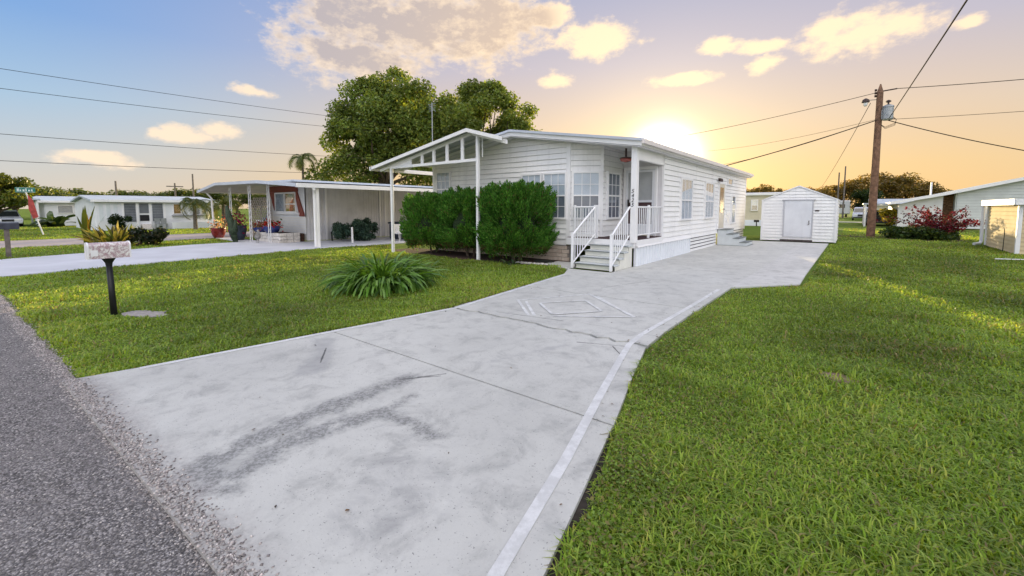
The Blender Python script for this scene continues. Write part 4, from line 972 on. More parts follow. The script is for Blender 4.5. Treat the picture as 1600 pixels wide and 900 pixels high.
m.f += [tuple(range(5)), tuple(range(9, 4, -1))] + [(i, 5 + i, 5 + (i + 1) % 5, (i + 1) % 5) for i in range(5)]; m.build('cloth', PENN, fg)
# utility pole on the right
up_ = thing('utility_pole', 'brown wooden utility pole with a grey transformer can', 'utility pole', (.78, 32.2, 0))
MB().tube([(.78, 32.2, -.1), (.80, 32.2, 4), (.79, 32.2, 8.1), (.79, 32.2, 8.55)], [.21, .18, .15, .03], 12).build('pole', WOODP, up_, smooth=False)
tr_ = MB().lathe([(.0, 0), (.22, .02), (.25, .08), (.25, .70), (.27, .72), (.25, .78), (.1, .86)], (1.17, 32.1, 6.5), 16).build('transformer_can', GALV, up_, smooth=False)
MB().lathe([(.05, 0), (.04, .12), (.12, .16), (.12, .22), (.04, .27)], (1.17, 32.1, 7.34), 10).build('bushing', COPPER, tr_)
MB().box(.9, 1.0, 32.05, 32.2, 6.6, 7.1).build('bracket', GALV, up_)
MB().tube([(.7, 32.2, 7.72), (.25, 32.1, 7.72)], .02, 6).build('lamp_arm', GALV, up_)
ln = MB().lathe([(.04, .22), (.16, .14), (.19, 0), (.13, -.02)], (.18, 32.1, 7.62), 12).build('lamp_head', COPPER, up_); MB().lathe([(.1, 0), (.1, -.12), (.05, -.2)], (.18, 32.1, 7.6), 10).build('lamp_lens', LAMPW, ln)
for k in range(3): MB().tube([(1.3, 32.1, 6.6 + k * .1), (1.55, 32.1, 6.5), (1.5, 32.1, 6.2 + k * .06), (1.1, 32.1, 6.05 + k * .05), (.9, 32.1, 6.3)], .012, 5).build('loop_lead', WIRE, up_)
for k in range(3): MB().lathe([(.04, 0), (.07, .03), (.04, .06), (.07, .09), (.04, .12)], (.60, 32.15, 7.85 + k * .16), 8).build('insulator', COPPER, up_)
MB().tube([(.9, 32.2, 8.15), (1.5, 32.15, 8.18)], .035, 6).build('dead_end_clamp', COPPER, up_)
def cable(label, a, b, sag, r, n=24, grp='overhead cables'):
    pts = [(a[0] + (b[0] - a[0]) * i / n, a[1] + (b[1] - a[1]) * i / n, a[2] + (b[2] - a[2]) * i / n - sag * 4 * (i / n) * (1 - i / n)) for i in range(n + 1)]
    return tag(MB().tube(pts, r, 5).build('overhead_cable', WIRE), label, 'cable', grp)
CABLES_HERE = True

cable('overhead cable from the pole top towards the sun', (.79, 32.15, 8.12), (-21.2, 45, 8.49), .35, .016)
cable('thick service cable from the pole down to the mobile home roof', (.72, 32.1, 6.57), (-6.77, 26, 3.72), .12, .026)
cable('thin cable just above the thick service cable, leaving the pole towards the beige home', (.72, 32.1, 6.57), (-10.3, 45, 5.73), .25, .012)
cable('thin upper cable leaving the transformer towards the setting sun', (.72, 32.15, 6.62), (-11.4, 45, 7.15), .25, .010)
cable('straight top cable running away from the sun to the right of the pole', (1.5, 32.15, 8.18), (25, 32.2, 8.1), .5, .018)
cable('thin lower cable running level past the transformer', (1.2, 32.2, 6.56), (25, 32.2, 6.5), .33, .012)
cable('thick cable dropping from the transformer to the gabled neighbour home', (1.2, 32.2, 6.52), (10.5, 33.5, 3.4), .25, .024)
cable('twisted cable passing overhead from the transformer across the street', (1.25, 32.1, 6.62), (2.2, -5, 5.9), .05, .020, 40)
cable('thin cable slanting from the pole lamp to the far trees', (.4, 32.1, 7.55), (-5.71, 90, 3.28), .5, .016)
for nm_, (z0, z1) in zip(('topmost', 'second', 'third', 'lowest'), ((8.63, 9.12), (7.65, 8.25), (5.38, 5.87), (4.04, 4.5))):
    k = (z1 - z0) / 17.3; pts = [(-34, y, z0 + k * (y - 1.5) + .0009 * (y - 1.5) * (y - 18.8)) for y in np.linspace(-14, 33.9, 30)]
    tag(MB().tube(pts, .014, 5).build('overhead_cable', WIRE), nm_ + ' of the four parallel cables along the cross street', 'cable', 'cables along the cross street')
def fpole(x, y, h, lab, arm=True, r=.13):
    t = thing('utility_pole', lab, 'utility pole', (x, y, 0), 'distant utility poles')
    MB().tube([(x, y, -.1), (x, y, h)], [r, r * .7], 8).build('pole', WOODG, t)
    if arm: MB().box(x - .05, x + .05, y - .9, y + .9, h - .5, h - .38).build('crossarm', WOODG, t)
fpole(-34, 34, 10.2, 'weathered cable pole behind the broad oak', True); fpole(-34, -14, 9.2, 'weathered cable pole on the cross street corner', True)
fpole(-2.3, 90, 7.5, 'short crossarm pole beside the far tree line behind the shed'); fpole(-1.5, 89, 8.4, 'slim bare pole beside the crossarm pole behind the shed', False)
fpole(-70, 11.5, 4.9, 'bare pole above the middle of the screened home roof', False); fpole(-70, 17.3, 4.9, 'pole with crossarm above the palm by the screened home'); fpole(-70, 19.3, 6.2, 'tallest pole beside the neighbour carport roof tip', False)
an = thing('antenna_mast', 'thin television antenna mast on the neighbour roof', 'antenna', (-21, 18.5, 2.9))
MB().tube([(-21, 18.5, 2.85), (-21, 18.5, 8.2)], .03, 6).build('mast', GALV, an); 
for k in range(4): MB().tube([(-21.35 + k * .02, 18.5, 8.1 - k * .13), (-20.65 - k * .02, 18.5, 8.1 - k * .13)], .012, 5).build('element', GALV, an)
MB().tube([(-21, 18.2, 8.05), (-21, 18.8, 7.7)], .015, 5).build('boom', GALV, an)

# ================================================================== VEHICLES
def car(name, label, x, y, rot, paint, L=4.5, Wd=1.8, H=1.45, suv=False):
    t = thing(name, label, 'car', (0, 0, 0))
    h2 = Wd / 2; hb = H * .56
    def loft(prof, hw):   # prof: (x, z) outline, hw(z) half width
        m = MB(); n = len(prof); m.v += [(a, -hw(z), z) for a, z in prof] + [(a, hw(z), z) for a, z in prof]
        m.f += [tuple(range(n)), tuple(range(2 * n - 1, n - 1, -1))] + [(i, n + i, n + (i + 1) % n, (i + 1) % n) for i in range(n)]; return m
    l = L / 2
    loft([(-l, .32), (-l + .05, .25), (l - .08, .25), (l, .35), (l - .02, hb * .75), (l - .25, hb * .92), (l * .38, hb), (-l + .15, hb + .02), (-l, hb * .9)], lambda z: h2 - .05 * (z < .4) - .03 * (z > hb * .9)).build('body', paint, t, bevel=.03)
    if suv: gp_ = [(l * .40, hb), (l * .12, H - .06), (l * .02, H), (-l * .85, H), (-l + .12, hb + .01)]
    else: gp_ = [(l * .42, hb), (l * .08, H - .04), (-l * .1, H), (-l * .45, H - .03), (-l * .85, hb + .01)]
    cb = loft(gp_, lambda z: h2 - .07 - .16 * (z - hb) / (H - hb)).build('cabin', paint, t, bevel=.03)
    ctr = (sum(a for a, z in gp_) / len(gp_), (hb + H) / 2)
    inn = [(ctr[0] + (a - ctr[0]) * .86, ctr[1] + (z - ctr[1]) * .74) for a, z in gp_]
    for s in (-1, 1):
        m = MB(); f = lambda z: s * (h2 - .055 - .16 * (z - hb) / (H - hb)); n = len(inn)
        m.v += [(a, f(z), z) for a, z in inn] + [(a, f(z) - s * .04, z) for a, z in inn]; m.f += [tuple(range(n)), tuple(range(2 * n - 1, n - 1, -1))] + [(i, n + i, n + (i + 1) % n, (i + 1) % n) for i in range(n)]
        m.build('side_window', CARGL, t)
    for (a, z), (b, w_) in ((gp_[0], gp_[1]), (gp_[-1], gp_[-2])):
        s = 1 if a > 0 else -1; m = MB(); p0 = (a + (b - a) * .12 + s * .03, z + (w_ - z) * .12); p1 = (a + (b - a) * .88 + s * .03, z + (w_ - z) * .88)
        m.v += [(p0[0], -h2 + .16, p0[1]), (p0[0], h2 - .16, p0[1]), (p1[0], h2 - .26, p1[1]), (p1[0], -h2 + .26, p1[1])] + [(p0[0] - s * .05, -h2 + .16, p0[1]), (p0[0] - s * .05, h2 - .16, p0[1]), (p1[0] - s * .05, h2 - .26, p1[1]), (p1[0] - s * .05, -h2 + .26, p1[1])]
        m.f += [(0, 1, 2, 3), (7, 6, 5, 4)] + [(i, 4 + i, 4 + (i + 1) % 4, (i + 1) % 4) for i in range(4)]; m.build('windscreen' if s > 0 else 'rear_window', CARGL, t)
    for s in (-1, 1):
        MB().box(l - .12, l + .012, s * h2 * .62 - .2, s * h2 * .62 + .2, hb * .66, hb * .84).build('headlight', LAMPW, t)
        MB().box(-l - .012, -l + .1, s * h2 * .72 - .16, s * h2 * .72 + .16, hb * .7, hb * .95).build('tail_light', LAMPR, t)
        for a in (l * .62, -l * .6):
            wv = MB().tube([(a, s * (h2 - .2), .33), (a, s * (h2 + .01), .33)], .33, 16).build('wheel', TYRE, t); MB().tube([(a, s * (h2 + .0), .33), (a, s * (h2 + .02), .33)], .2, 12).build('rim', GALV, wv)
    MB().box(l - .06, l + .014, -h2 * .4, h2 * .4, hb * .52, hb * .80).build('grille', BLACK, t)
    MB().box(l - .06, l + .03, -h2 * .9, h2 * .9, .30, .45).build('front_bumper', BLACK if suv else paint, t)
    MB().box(-l - .02, -l + .05, -h2 * .25, h2 * .25, hb * .55, hb * .7).build('number_plate', W_TRIM, t)
    t.location = (x, y, .01); t.rotation_euler = (0, 0, rot)
car('parked_suv', 'silver sport utility car facing the street behind the utility pole', .72, 76.8, -math.pi / 2, CARG, 4.6, 1.9, 1.75, True)
car('parked_sedan', 'white sedan behind the lattice screen on the cross street', -30.6, 14.2, math.pi / 2, CARW)
car('parked_car', 'silver car under the flat open carport', -60, 2.3, 0, CARG)
car('parked_car', 'dark car in the lean-to carport', 1.7, 54, -math.pi / 2, CARD)
rv = thing('travel_trailer', 'white travel trailer with dark window band behind the shed', 'trailer', (-3.6, 98, 0))
MB().box(-7, -.6, 97, 99.4, .55, 3.0).build('body', FARW, rv, bevel=.15); MB().box(-6, -1.4, 96.97, 97, 1.7, 2.3).build('window_band', CARGL, rv)
for x in (-4.2, -3.3): MB().tube([(x, 97.0, .4), (x, 97.25, .4)], .4, 14).build('wheel', TYRE, rv)

# ================================================================== VEGETATION
def clump_tree(name, label, base, crown_c, rad, nb, br, nl, ls, pal, cat='tree', group=None, trunk=.3, extra=(), seed=1, inner=.25, fine=True):
    r_ = np.random.default_rng(seed); t = thing(name, label, cat, base, group)
    c = np.array(crown_c); d = unit(r_.normal(size=(nb, 3))); rr = inner + (1 - inner) * r_.random((nb, 1)) ** .5
    B = c + d * rr * np.array(rad) * .86; br_ = r_.uniform(br[0], br[1], nb)
    for e_ in extra: B = np.vstack([B, np.array(e_[:3])[None]]); br_ = np.append(br_, e_[3])
    w = br_ ** 2; idx = r_.choice(len(B), nl, p=w / w.sum())
    dd = unit(r_.normal(size=(nl, 3))); q = r_.random((nl, 1)) ** .45
    P = B[idx] + dd * q * br_[idx][:, None] * [1, 1, .75]
    # break each clump into twig tufts
    tw = unit(r_.normal(size=(nl, 3))) * br_[idx][:, None] * .10; P = P + tw
    N = unit(dd * .5 + r_.normal(size=(nl, 3)) * .8 + [0, 0, .5])
    C = np.array(pal)[r_.integers(0, len(pal), nl)] * (1 + r_.normal(size=(nl, 1)) * .2) * (r_.uniform(.8, 1.2, len(B))[idx][:, None])
    V, T, CC = leaves(P, N, r_.uniform(ls[0], ls[1], nl), np.clip(C, .004, .6), .6)
    tri_obj('crown', V, T, CC, LEAF, t)
    m = MB(); bz = np.array(base); top = c * .6 + np.array([c[0], c[1], c[2] - rad[2] * .2]) * .4
    fork = bz + (top - bz) * .38
    m.tube([tuple(bz - [0, 0, .2]), tuple(bz + (fork - bz) * .1 + [0, 0, .05]), tuple(bz + (fork - bz) * .6 + r_.normal(size=3) * [.1, .1, 0] * trunk * 3), tuple(fork)], [trunk * 1.5, trunk * 1.05, trunk * .9, trunk * .8], 9)
    m.build('trunk', BARK, t, smooth=True); lm_ = MB()
    for b in B[::max(1, len(B) // 16)]:
        mid = fork * .45 + b * .55 + r_.normal(size=3) * trunk * 1.2
        lm_.tube([tuple(fork - [0, 0, .1]), tuple(fork * .75 + mid * .25 + [0, 0, trunk]), tuple(mid), tuple(b)], [trunk * .55, trunk * .45, trunk * .26, trunk * .06], 6)
    lm_.build('limbs', BARK, t, smooth=True)
    return t
OAK = [(.15, .21, .05), (.18, .25, .055), (.11, .16, .042), (.23, .26, .06), (.13, .19, .045)]
clump_tree('oak_tree', 'broad leafy oak rising behind the neighbour carport', (-39, 27.9, 0), (-39, 27.9, 9.8), (5.5, 5.5, 5.9), 105, (.9, 1.8), 74000, (.22, .42), OAK, trunk=.38, seed=3,
           extra=((-43.5, 23.5, 4.8, 2.2), (-40, 25.5, 4.5, 2.0), (-36.5, 30, 4.4, 2.0), (-42, 24.5, 9.5, 1.6), (-41.8, 24.6, 11.6, 1.5), (-37.6, 29, 15.2, 1.1), (-38.2, 28.6, 15.6, .9), (-41.8, 25.3, 6.6, 1.8), (-34.5, 31.5, 5, 2), (-43.2, 24.6, 8.5, 1.6), (-43, 24.7, 6, 1.8), (-42.7, 24.9, 10.6, 1.4), (-36, 31, 7, 1.8), (-31.9, 29.4, 6, 2.2), (-31.9, 29.4, 9, 2.0), (-32.4, 29.0, 11.4, 1.7), (-30.9, 30.1, 7.4, 2.0), (-33.4, 28.2, 13.0, 1.4), (-31.2, 29.9, 4.6, 1.8), (-35.4, 31.2, 9.5, 1.7), (-34.4, 27.8, 6, 2.0), (-33.3, 28.4, 8.6, 1.9), (-33.6, 28.3, 11.2, 1.7), (-32.4, 29.0, 5.5, 2.0), (-32.6, 28.9, 10.0, 1.6), (-34.6, 27.6, 13.2, 1.5), (-35.2, 27.2, 10.4, 1.9)))
clump_tree('oak_tree', 'smaller oak just behind the mobile home ridge', (-27.7, 31.6, 0), (-27.9, 31.4, 9.3), (4.5, 4.5, 4.7), 95, (.7, 1.3), 46000, (.20, .36), [(.17, .23, .05), (.15, .21, .047), (.23, .26, .06), (.12, .17, .04)], trunk=.28, seed=8,
           extra=((-25.3, 33.8, 9.3, 1.1), (-24.2, 34.6, 8.6, .8), (-24.9, 33.8, 10.8, 1.1), (-29.5, 30.2, 12.8, 1.0), (-30.5, 29.6, 6.2, 1.9), (-28, 31, 5.4, 1.8), (-31.6, 30, 8, 1.9), (-32.4, 30.3, 6, 1.8), (-31.8, 29.8, 10.4, 1.8), (-31.4, 30, 12, 1.3), (-25.5, 33, 6.2, 1.5)))
# distant tree line: one source tree of each kind, copied
def farsrc(label, group, base, h, r, pal, seed, nl=2600): return clump_tree('distant_tree', label, base, (base[0], base[1], h * .66), (r, r, h * .34), 20, (r * .22, r * .42), nl, (.22, .5), pal, group=group, trunk=.16, seed=seed)
WARM = [(.16, .12, .03), (.19, .13, .035), (.11, .10, .03), (.22, .15, .04)]
GRN = [(.08, .12, .03), (.11, .15, .03), (.15, .16, .04), (.06, .09, .024)]
def row(src, spots, parent=None):
    for i, (x, y, s, rz_) in enumerate(spots):
        o = src if i == 0 else copy_tree(src); o.location = (x, y, 0); o.scale = (s * random.uniform(1.0, 1.35), s * random.uniform(1.0, 1.35), s); o.rotation_euler = (0, 0, rz_)
sR = farsrc('tall open crowned tree in the row behind the shed and utility pole', 'trees behind the shed and utility pole', (-14, 96, 0), 8, 3.2, WARM, 21)
row(sR, [(-17, 97, .80, 0), (-13, 95, .84, 1), (-8.8, 98, .74, 2), (-5.2, 96, .76, 3), (-1.2, 99, .92, 4), (1.6, 103, 1.08, 5), (4.6, 98, 1.06, 6), (7.3, 101, .95, .5), (10.4, 98, .72, 1.5), (13.8, 97, .62, 2.5), (-21, 99, .8, 3.5), (-25, 97, .9, 1.2)])
sL = farsrc('low rounded tree in the distant row beyond the screened home', 'trees beyond the screened home', (-108, 12, 0), 5.6, 3.4, GRN, 22)
row(sL, [(-108, 5, 1.05, 0), (-106, 10, .92, 1), (-110, 15, .84, 2), (-107, 19.5, .90, 3), (-110, 24, .86, 4), (-108, 28.5, 1.0, 5), (-112, 33, .98, 6), (-109, 38, 1.0, .7), (-112, 43, 1.0, 1.7), (-92, 4.5, .95, 2.2), (-96, 8.5, .8, 3.1), (-111, 49, 1.0, 4.4), (-113, 56, 1.05, .2)])
clump_tree('leafy_tree', 'yellow green tree beside the flat open carport', (-47, 1.2, 0), (-47, 1.4, 2.9), (2.1, 2.1, 1.4), 22, (.5, .8), 5000, (.16, .3), [(.10, .13, .02), (.14, .15, .03), (.06, .09, .02)], trunk=.2, seed=31)
clump_tree('rounded_tree', 'dense rounded dark green tree behind the silver sport utility car', (1.4, 96, 0), (1.4, 93, 2.9), (2.6, 2.6, 2.4), 30, (.8, 1.2), 7000, (.18, .32), [(.03, .05, .015), (.04, .065, .018)], trunk=.25, seed=33)
clump_tree('yellow_croton', 'sunlit yellow croton shrub against the lean-to carport', (2.4, 47.9, 0), (2.3, 47.8, 1.0), (.8, .7, .8), 14, (.25, .4), 900, (.14, .26), [(.42, .32, .03), (.30, .26, .03), (.14, .16, .03)], 'shrub', trunk=.05, seed=35)
clump_tree('low_shrub', 'dark round leaved shrub beside the yellow variegated croton', (-24.6, 4.6, 0), (-24.3, 4.9, .45), (.85, .85, .42), 18, (.18, .3), 1500, (.12, .2), [(.02, .035, .02), (.03, .045, .02), (.05, .05, .03)], 'shrub', trunk=.05, seed=36)
clump_tree('low_shrub', 'dark glossy shrub at the porch corner of the screened home', (-42, 7.0, 0), (-42, 7.0, .7), (.7, .8, .6), 14, (.2, .35), 1200, (.1, .2), [(.02, .04, .018), (.03, .05, .02)], 'shrub', trunk=.05, seed=37)
clump_tree('blue_green_shrub', 'blue green rounded shrub against the ribbed carport wall', (-19.5, 12.2, 0), (-19.4, 12.1, .60), (1.05, 1.35, .62), 40, (.16, .30), 9000, (.06, .13), [(.06, .11, .09), (.09, .15, .12), (.04, .08, .06)], 'shrub', trunk=.05, seed=38)
# bushy ground cover and red shrub on the right
clump_tree('ground_cover', 'dark leafy ground cover bed under the red leaved shrub', (2.9, 31.6, 0), (2.9, 31.8, .28), (1.9, 1.9, .30), 60, (.2, .42), 7000, (.10, .2), [(.03, .06, .02), (.05, .09, .025), (.07, .10, .02)], 'shrub', trunk=.03, seed=41)
def canes(name, label, base, n, L, pal, seed, spread=1.0, lsz=(.08, .17), cat='shrub'):
    r_ = np.random.default_rng(seed); t = thing(name, label, cat, base); st_ = MB(); P = []; N = []
    for i in range(n):
        a = r_.uniform(0, 2 * math.pi); l = r_.uniform(L * .55, L); sp_ = r_.uniform(.25, 1) * spread; pts = []
        for k in range(7):
            u = k / 6; rr = sp_ * l * (.75 * u + .3 * u * u); z = l * (1.05 * u - .55 * sp_ * u * u)
            pts.append((base[0] + math.cos(a) * rr, base[1] + math.sin(a) * rr, base[2] + max(.03, z)))
        st_.tube(pts, [.016, .014, .012, .010, .008, .006, .003], 4)
        for k in range(1, 7):
            m_ = 10
            for j in range(m_):
                f = r_.random(); p = np.array(pts[k - 1]) * (1 - f) + np.array(pts[k]) * f; P.append(p + r_.normal(size=3) * .05); N.append(r_.normal(size=3))
    st_.build('stems', BARK, t); P = np.array(P); N = unit(np.array(N) + [0, 0, .4])
    V, T, C = leaves(P, N, r_.uniform(lsz[0], lsz[1], len(P)), pick(pal, len(P), .25), .6); tri_obj('leaves', V, T, C, LEAF, t); return t
canes('red_leaved_shrub', 'sprawling dark red leaved shrub in front of the gabled neighbour home', (3.45, 31.6, 0), 60, 2.35, [(.085, .010, .022), (.13, .012, .026), (.06, .01, .022), (.05, .03, .018), (.20, .025, .04)], 51, 1.25)
# palms
def palm(name, label, base, h, nf, fl, pal, seed, droop=1.0, lean=(0, 0), r=.12, wind=(0, 0)):
    r_ = np.random.default_rng(seed); t = thing(name, label, 'palm', base); b = np.array(base, float)
    tip = b + [lean[0], lean[1], h]
    MB().tube([tuple(b - [0, 0, .1]), tuple(b * .5 + tip * .5 + [lean[0] * .1, 0, 0]), tuple(tip)], [r * 1.3, r, r * .8], 9).build('trunk', BARKP, t)
    for i in range(nf):
        a = 2 * math.pi * i / nf + r_.uniform(-.2, .2); e0 = r_.uniform(.1, 1.3); P = []; p = tip.copy(); el = e0; s = fl / 9
        for k in range(10):
            P.append(p.copy()); p = p + s * np.array([math.cos(a) * math.cos(el) + wind[0] * k * .1, math.sin(a) * math.cos(el) + wind[1] * k * .1, math.sin(el)]); el -= .26 * droop
        P = np.array(P); V = []; T = []; C = []; side = np.array([-math.sin(a), math.cos(a), 0])
        for k in range(1, 10):
            for q in (0, .33, .66):
                c0 = P[k - 1] * (1 - q) + P[k] * q; ll = fl * .30 * math.sin(math.pi * min(1, (k + q) / 10.5)) + .08
                for sg_ in (-1, 1):
                    d = side * sg_ * .8 + unit((P[k] - P[k - 1])[None])[0] * .6 + np.array([0, 0, -.25 * droop]); n0 = len(V); w_ = unit((P[k] - P[k - 1])[None])[0] * .03 * fl / 2
                    V += [c0 - w_, c0 + w_, c0 + d * ll]; T.append((n0, n0 + 1, n0 + 2)); C += [np.array(pal[r_.integers(len(pal))]) * r_.uniform(.8, 1.2)] * 3
        f = MB().tube([tuple(q) for q in P], [.02 * fl / 2] * 9 + [.004], 4).build('frond', mat('frond_rib', (.08, .10, .03), .7, .2, 8) if 'frond_rib' not in MATS else MATS['frond_rib'], t)
        tri_obj('leaflets', V, T, C, LEAF, f)
    return t
PG = [(.05, .08, .02), (.08, .11, .03), (.10, .12, .04)]
palm('palm_tree', 'slender drooping palm at the edge of the broad oak', (-44, 21.5, 0), 6.6, 14, 2.2, PG, 61, 1.2)
palm('palm_tree', 'small windswept palm in front of the screened home', (-39.5, 10.9, 0), 1.9, 16, 1.9, [(.05, .08, .035), (.07, .10, .04), (.12, .12, .03)], 62, 1.25, wind=(0, .5))
palm('palm_tree', 'sunlit palm beyond the neighbour carport downspout', (-33.9, 11.0, 0), 1.9, 14, 1.6, [(.07, .09, .02), (.12, .13, .03)], 63, 1.1)
def straps(name, label, base, n, L, wd, pal, seed, cat='plant', rad=.25, up=(.35, 1.15), group=None, segs=5, bend=1.0):
    """arching strap leaves from one crown"""
    r_ = np.random.default_rng(seed); t = thing(name, label, cat, base, group); V = []; T = []; C = []
    for i in range(n):
        a = r_.uniform(0, 2 * math.pi); rr = rad * math.sqrt(r_.random()); p = np.array([base[0] + math.cos(a) * rr + r_.normal() * .04, base[1] + math.sin(a) * rr + r_.normal() * .04, base[2] - .01]); a += r_.normal() * .5
        l = r_.uniform(.6, 1) * L; el = r_.uniform(up[0], up[1]) + .35 * (1 - rr / (rad + 1e-6)); c = np.array(pal[r_.integers(len(pal))]) * r_.uniform(.75, 1.25); n0 = len(V); sd_ = np.array([-math.sin(a), math.cos(a), r_.normal() * .35]); tw = r_.uniform(-.25, .25)
        cv = r_.uniform(.22, .55) * bend
        for k in range(segs + 1):
            w_ = wd * (.75 + .5 * math.sin(math.pi * min(1, .25 + .6 * k / segs))) * (1 if k < segs else .08) * .5; V += [p - sd_ * w_, p + sd_ * w_]; C += [c, c]
            p = p + l / segs * np.array([math.cos(a) * math.cos(el), math.sin(a) * math.cos(el), math.sin(el)]); p[2] = max(p[2], .015); el -= cv; a += tw * .3
        for k in range(segs): q = n0 + 2 * k; T += [(q, q + 1, q + 3), (q, q + 3, q + 2)]
    tri_obj('strap_leaves', V, T, C, LEAF, t); return t
GS = [(.09, .20, .03), (.13, .27, .04), (.18, .33, .06), (.06, .13, .02), (.20, .34, .08)]
straps('strap_leaf_clump', 'large clump of arching strap leaves on the front lawn', (-7.55, 5.25, 0), 900, 1.08, .034, GS, 71, rad=.50, up=(.75, 1.5), segs=6, bend=1.0)
straps('strap_leaf_clump', 'upright pale strap leaf clump behind the big lawn clump', (-8.1, 6.5, 0), 120, .75, .03, [(.14, .22, .05), (.10, .18, .04)], 72, rad=.4, up=(.8, 1.4))
straps('variegated_croton', 'yellow and green variegated croton clump by the cross street corner', (-25.6, 4.0, 0), 170, 1.15, .075, [(.48, .40, .12), (.36, .30, .07), (.10, .13, .03), (.20, .22, .06), (.06, .06, .03)], 73, rad=.6, up=(.35, 1.4), bend=.3)
straps('banana_plant', 'dark broad leaved banana plant in front of the blue roofed home', (-55, 4.9, 0), 26, 2.0, .35, [(.03, .06, .025), (.05, .08, .03)], 74, rad=.4, up=(.6, 1.4))
straps('banana_plant', 'small broad leaved plant beneath the narrow dark door', (-56, 7.6, 0), 14, 1.1, .25, [(.03, .07, .03), (.05, .09, .04)], 75, rad=.2, up=(.3, 1.3))
straps('heliconia', 'tall stem with yellow and orange flower heads behind the mailbox', (-30.0 + 3.6, 3.3, 0), 12, 1.9, .09, [(.12, .15, .03), (.10, .13, .03), (.50, .36, .03), (.5, .20, .03)], 76, rad=.1, up=(1.25, 1.5), bend=.2)
straps('weed_tuft', 'small pale green leafy tuft at the foot of the hedge by the brick skirt', (-7.75, 9.75, 0), 40, .35, .04, [(.06, .11, .05), (.09, .14, .06)], 77, rad=.15)
# clipped conifer shrubs under the awning
def conifer(label, c, rx, ry, H, n, seed, lean=0):
    r_ = np.random.default_rng(seed); t = thing('conifer_shrub', label, 'shrub', (c[0], c[1], 0), 'conifer shrubs in front of the gable')
    nc = 440; ca_ = unit(r_.normal(size=(nc, 3)) * [1, 1, 1.1]); ca_[:, 2] = np.where(ca_[:, 2] < -.8, -ca_[:, 2], ca_[:, 2]); ctr = np.array([c[0], c[1], H * .52]); ax = np.array([rx, ry, H * .49]); ca_ = np.sign(ca_) * np.abs(ca_) ** .56
    # plumes: upright tufts over an egg shaped body
    amp = r_.uniform(.80, 1.08, nc); idx = r_.integers(0, nc, n); u = r_.random((n, 1)); lay = np.where(r_.random((n, 1)) < .28, .66, .86); base = ctr + ca_[idx] * ax * amp[idx][:, None] * lay
    plume = unit(ca_[idx] * [.55, .55, .3] + [0, 0, .75]); pr = .17 * (1 - u) ** .7 + .02
    off = unit(r_.normal(size=(n, 3))) * pr * r_.random((n, 1)) ** .4
    P = base + plume * (u * .46 - .18) + off * [1.1, 1.1, .8]
    P[:, 2] = np.maximum(P[:, 2], .06)
    d = unit(plume * 1.0 + off * 2.6 + r_.normal(size=(n, 3)) * .25); L_ = r_.uniform(.05, .12, (n, 1)); sd_ = unit(np.cross(d, r_.normal(size=(n, 3)))) * r_.uniform(.010, .020, (n, 1))
    V = np.stack([P - sd_ * .4, P + d * L_ * .55 - sd_, P + d * L_, P + d * L_ * .5 + sd_], 1).reshape(-1, 3); k = np.arange(n)[:, None] * 4; T = np.concatenate([k + [0, 1, 2], k + [0, 2, 3]], 1).reshape(-1, 3)
    C = np.array([(.06, .18, .03), (.085, .24, .04), (.14, .30, .06), (.05, .13, .025)])[r_.integers(0, 4, n)] * r_.uniform(.75, 1.25, (n, 1)) * r_.uniform(.8, 1.2, nc)[idx][:, None]
    br_ = (r_.random(n) < .05) | ((P[:, 2] < .5) & (r_.random(n) < .35)); C[br_] = np.array([.16, .12, .06]) * r_.uniform(.5, 1.1, (br_.sum(), 1))
    tri_obj('foliage', V, T, C.repeat(4, 0), LEAF, t)
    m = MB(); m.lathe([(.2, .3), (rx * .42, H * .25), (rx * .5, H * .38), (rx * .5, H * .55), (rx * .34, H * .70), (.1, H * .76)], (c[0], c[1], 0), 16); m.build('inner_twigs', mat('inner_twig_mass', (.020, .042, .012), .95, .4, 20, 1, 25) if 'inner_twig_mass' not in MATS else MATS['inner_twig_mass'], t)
    sm = MB()
    for k in range(4): a = k * 1.6; sm.tube([(c[0] + .12 * math.cos(a), c[1] + .12 * math.sin(a), -.05), (c[0] + .3 * math.cos(a), c[1] + .3 * math.sin(a), H * .35)], [.04, .02], 6)
    sm.build('stems', BARK, t)
conifer('widest clipped conifer shrub, in front of the paired windows', (-8.08, 10.45), 1.10, .92, 2.26, 70000, 81)
conifer('clipped conifer shrub between the two awning posts, touching the widest one', (-10.2, 10.62), 1.18, .80, 2.12, 58000, 82)
conifer('clipped conifer shrub nearest the outer awning post', (-12.05, 10.62), 1.15, .80, 2.04, 58000, 83)
# edging stones by the brick skirt
for i in range(9):
    x = -7.95 + i * .125; y = 10.02 + i * .03 + random.uniform(-.01, .01)
    tag(MB().box(x, x + .11, y, y + .10, .0, .05 + random.uniform(0, .02)).build('edging_stone', STONE, bevel=.018), 'pale rounded edging stone in the row below the brick skirt', 'stone', 'edging stones by the brick skirt')
tag(MB().box(-7.6, -7.0, 10.7, 10.9, .012, .07).build('rubber_mat', HOSE), 'dark rubber edging strip behind the pale stones', 'edging strip')
struct(MB().slab([(-.16, 5.08), (-.05, 5.03), (.06, 5.07), (.12, 5.18), (.04, 5.22), (-.02, 5.32), (-.13, 5.30), (-.2, 5.2)], -.02, .012), 'sand_patch', DIRT)

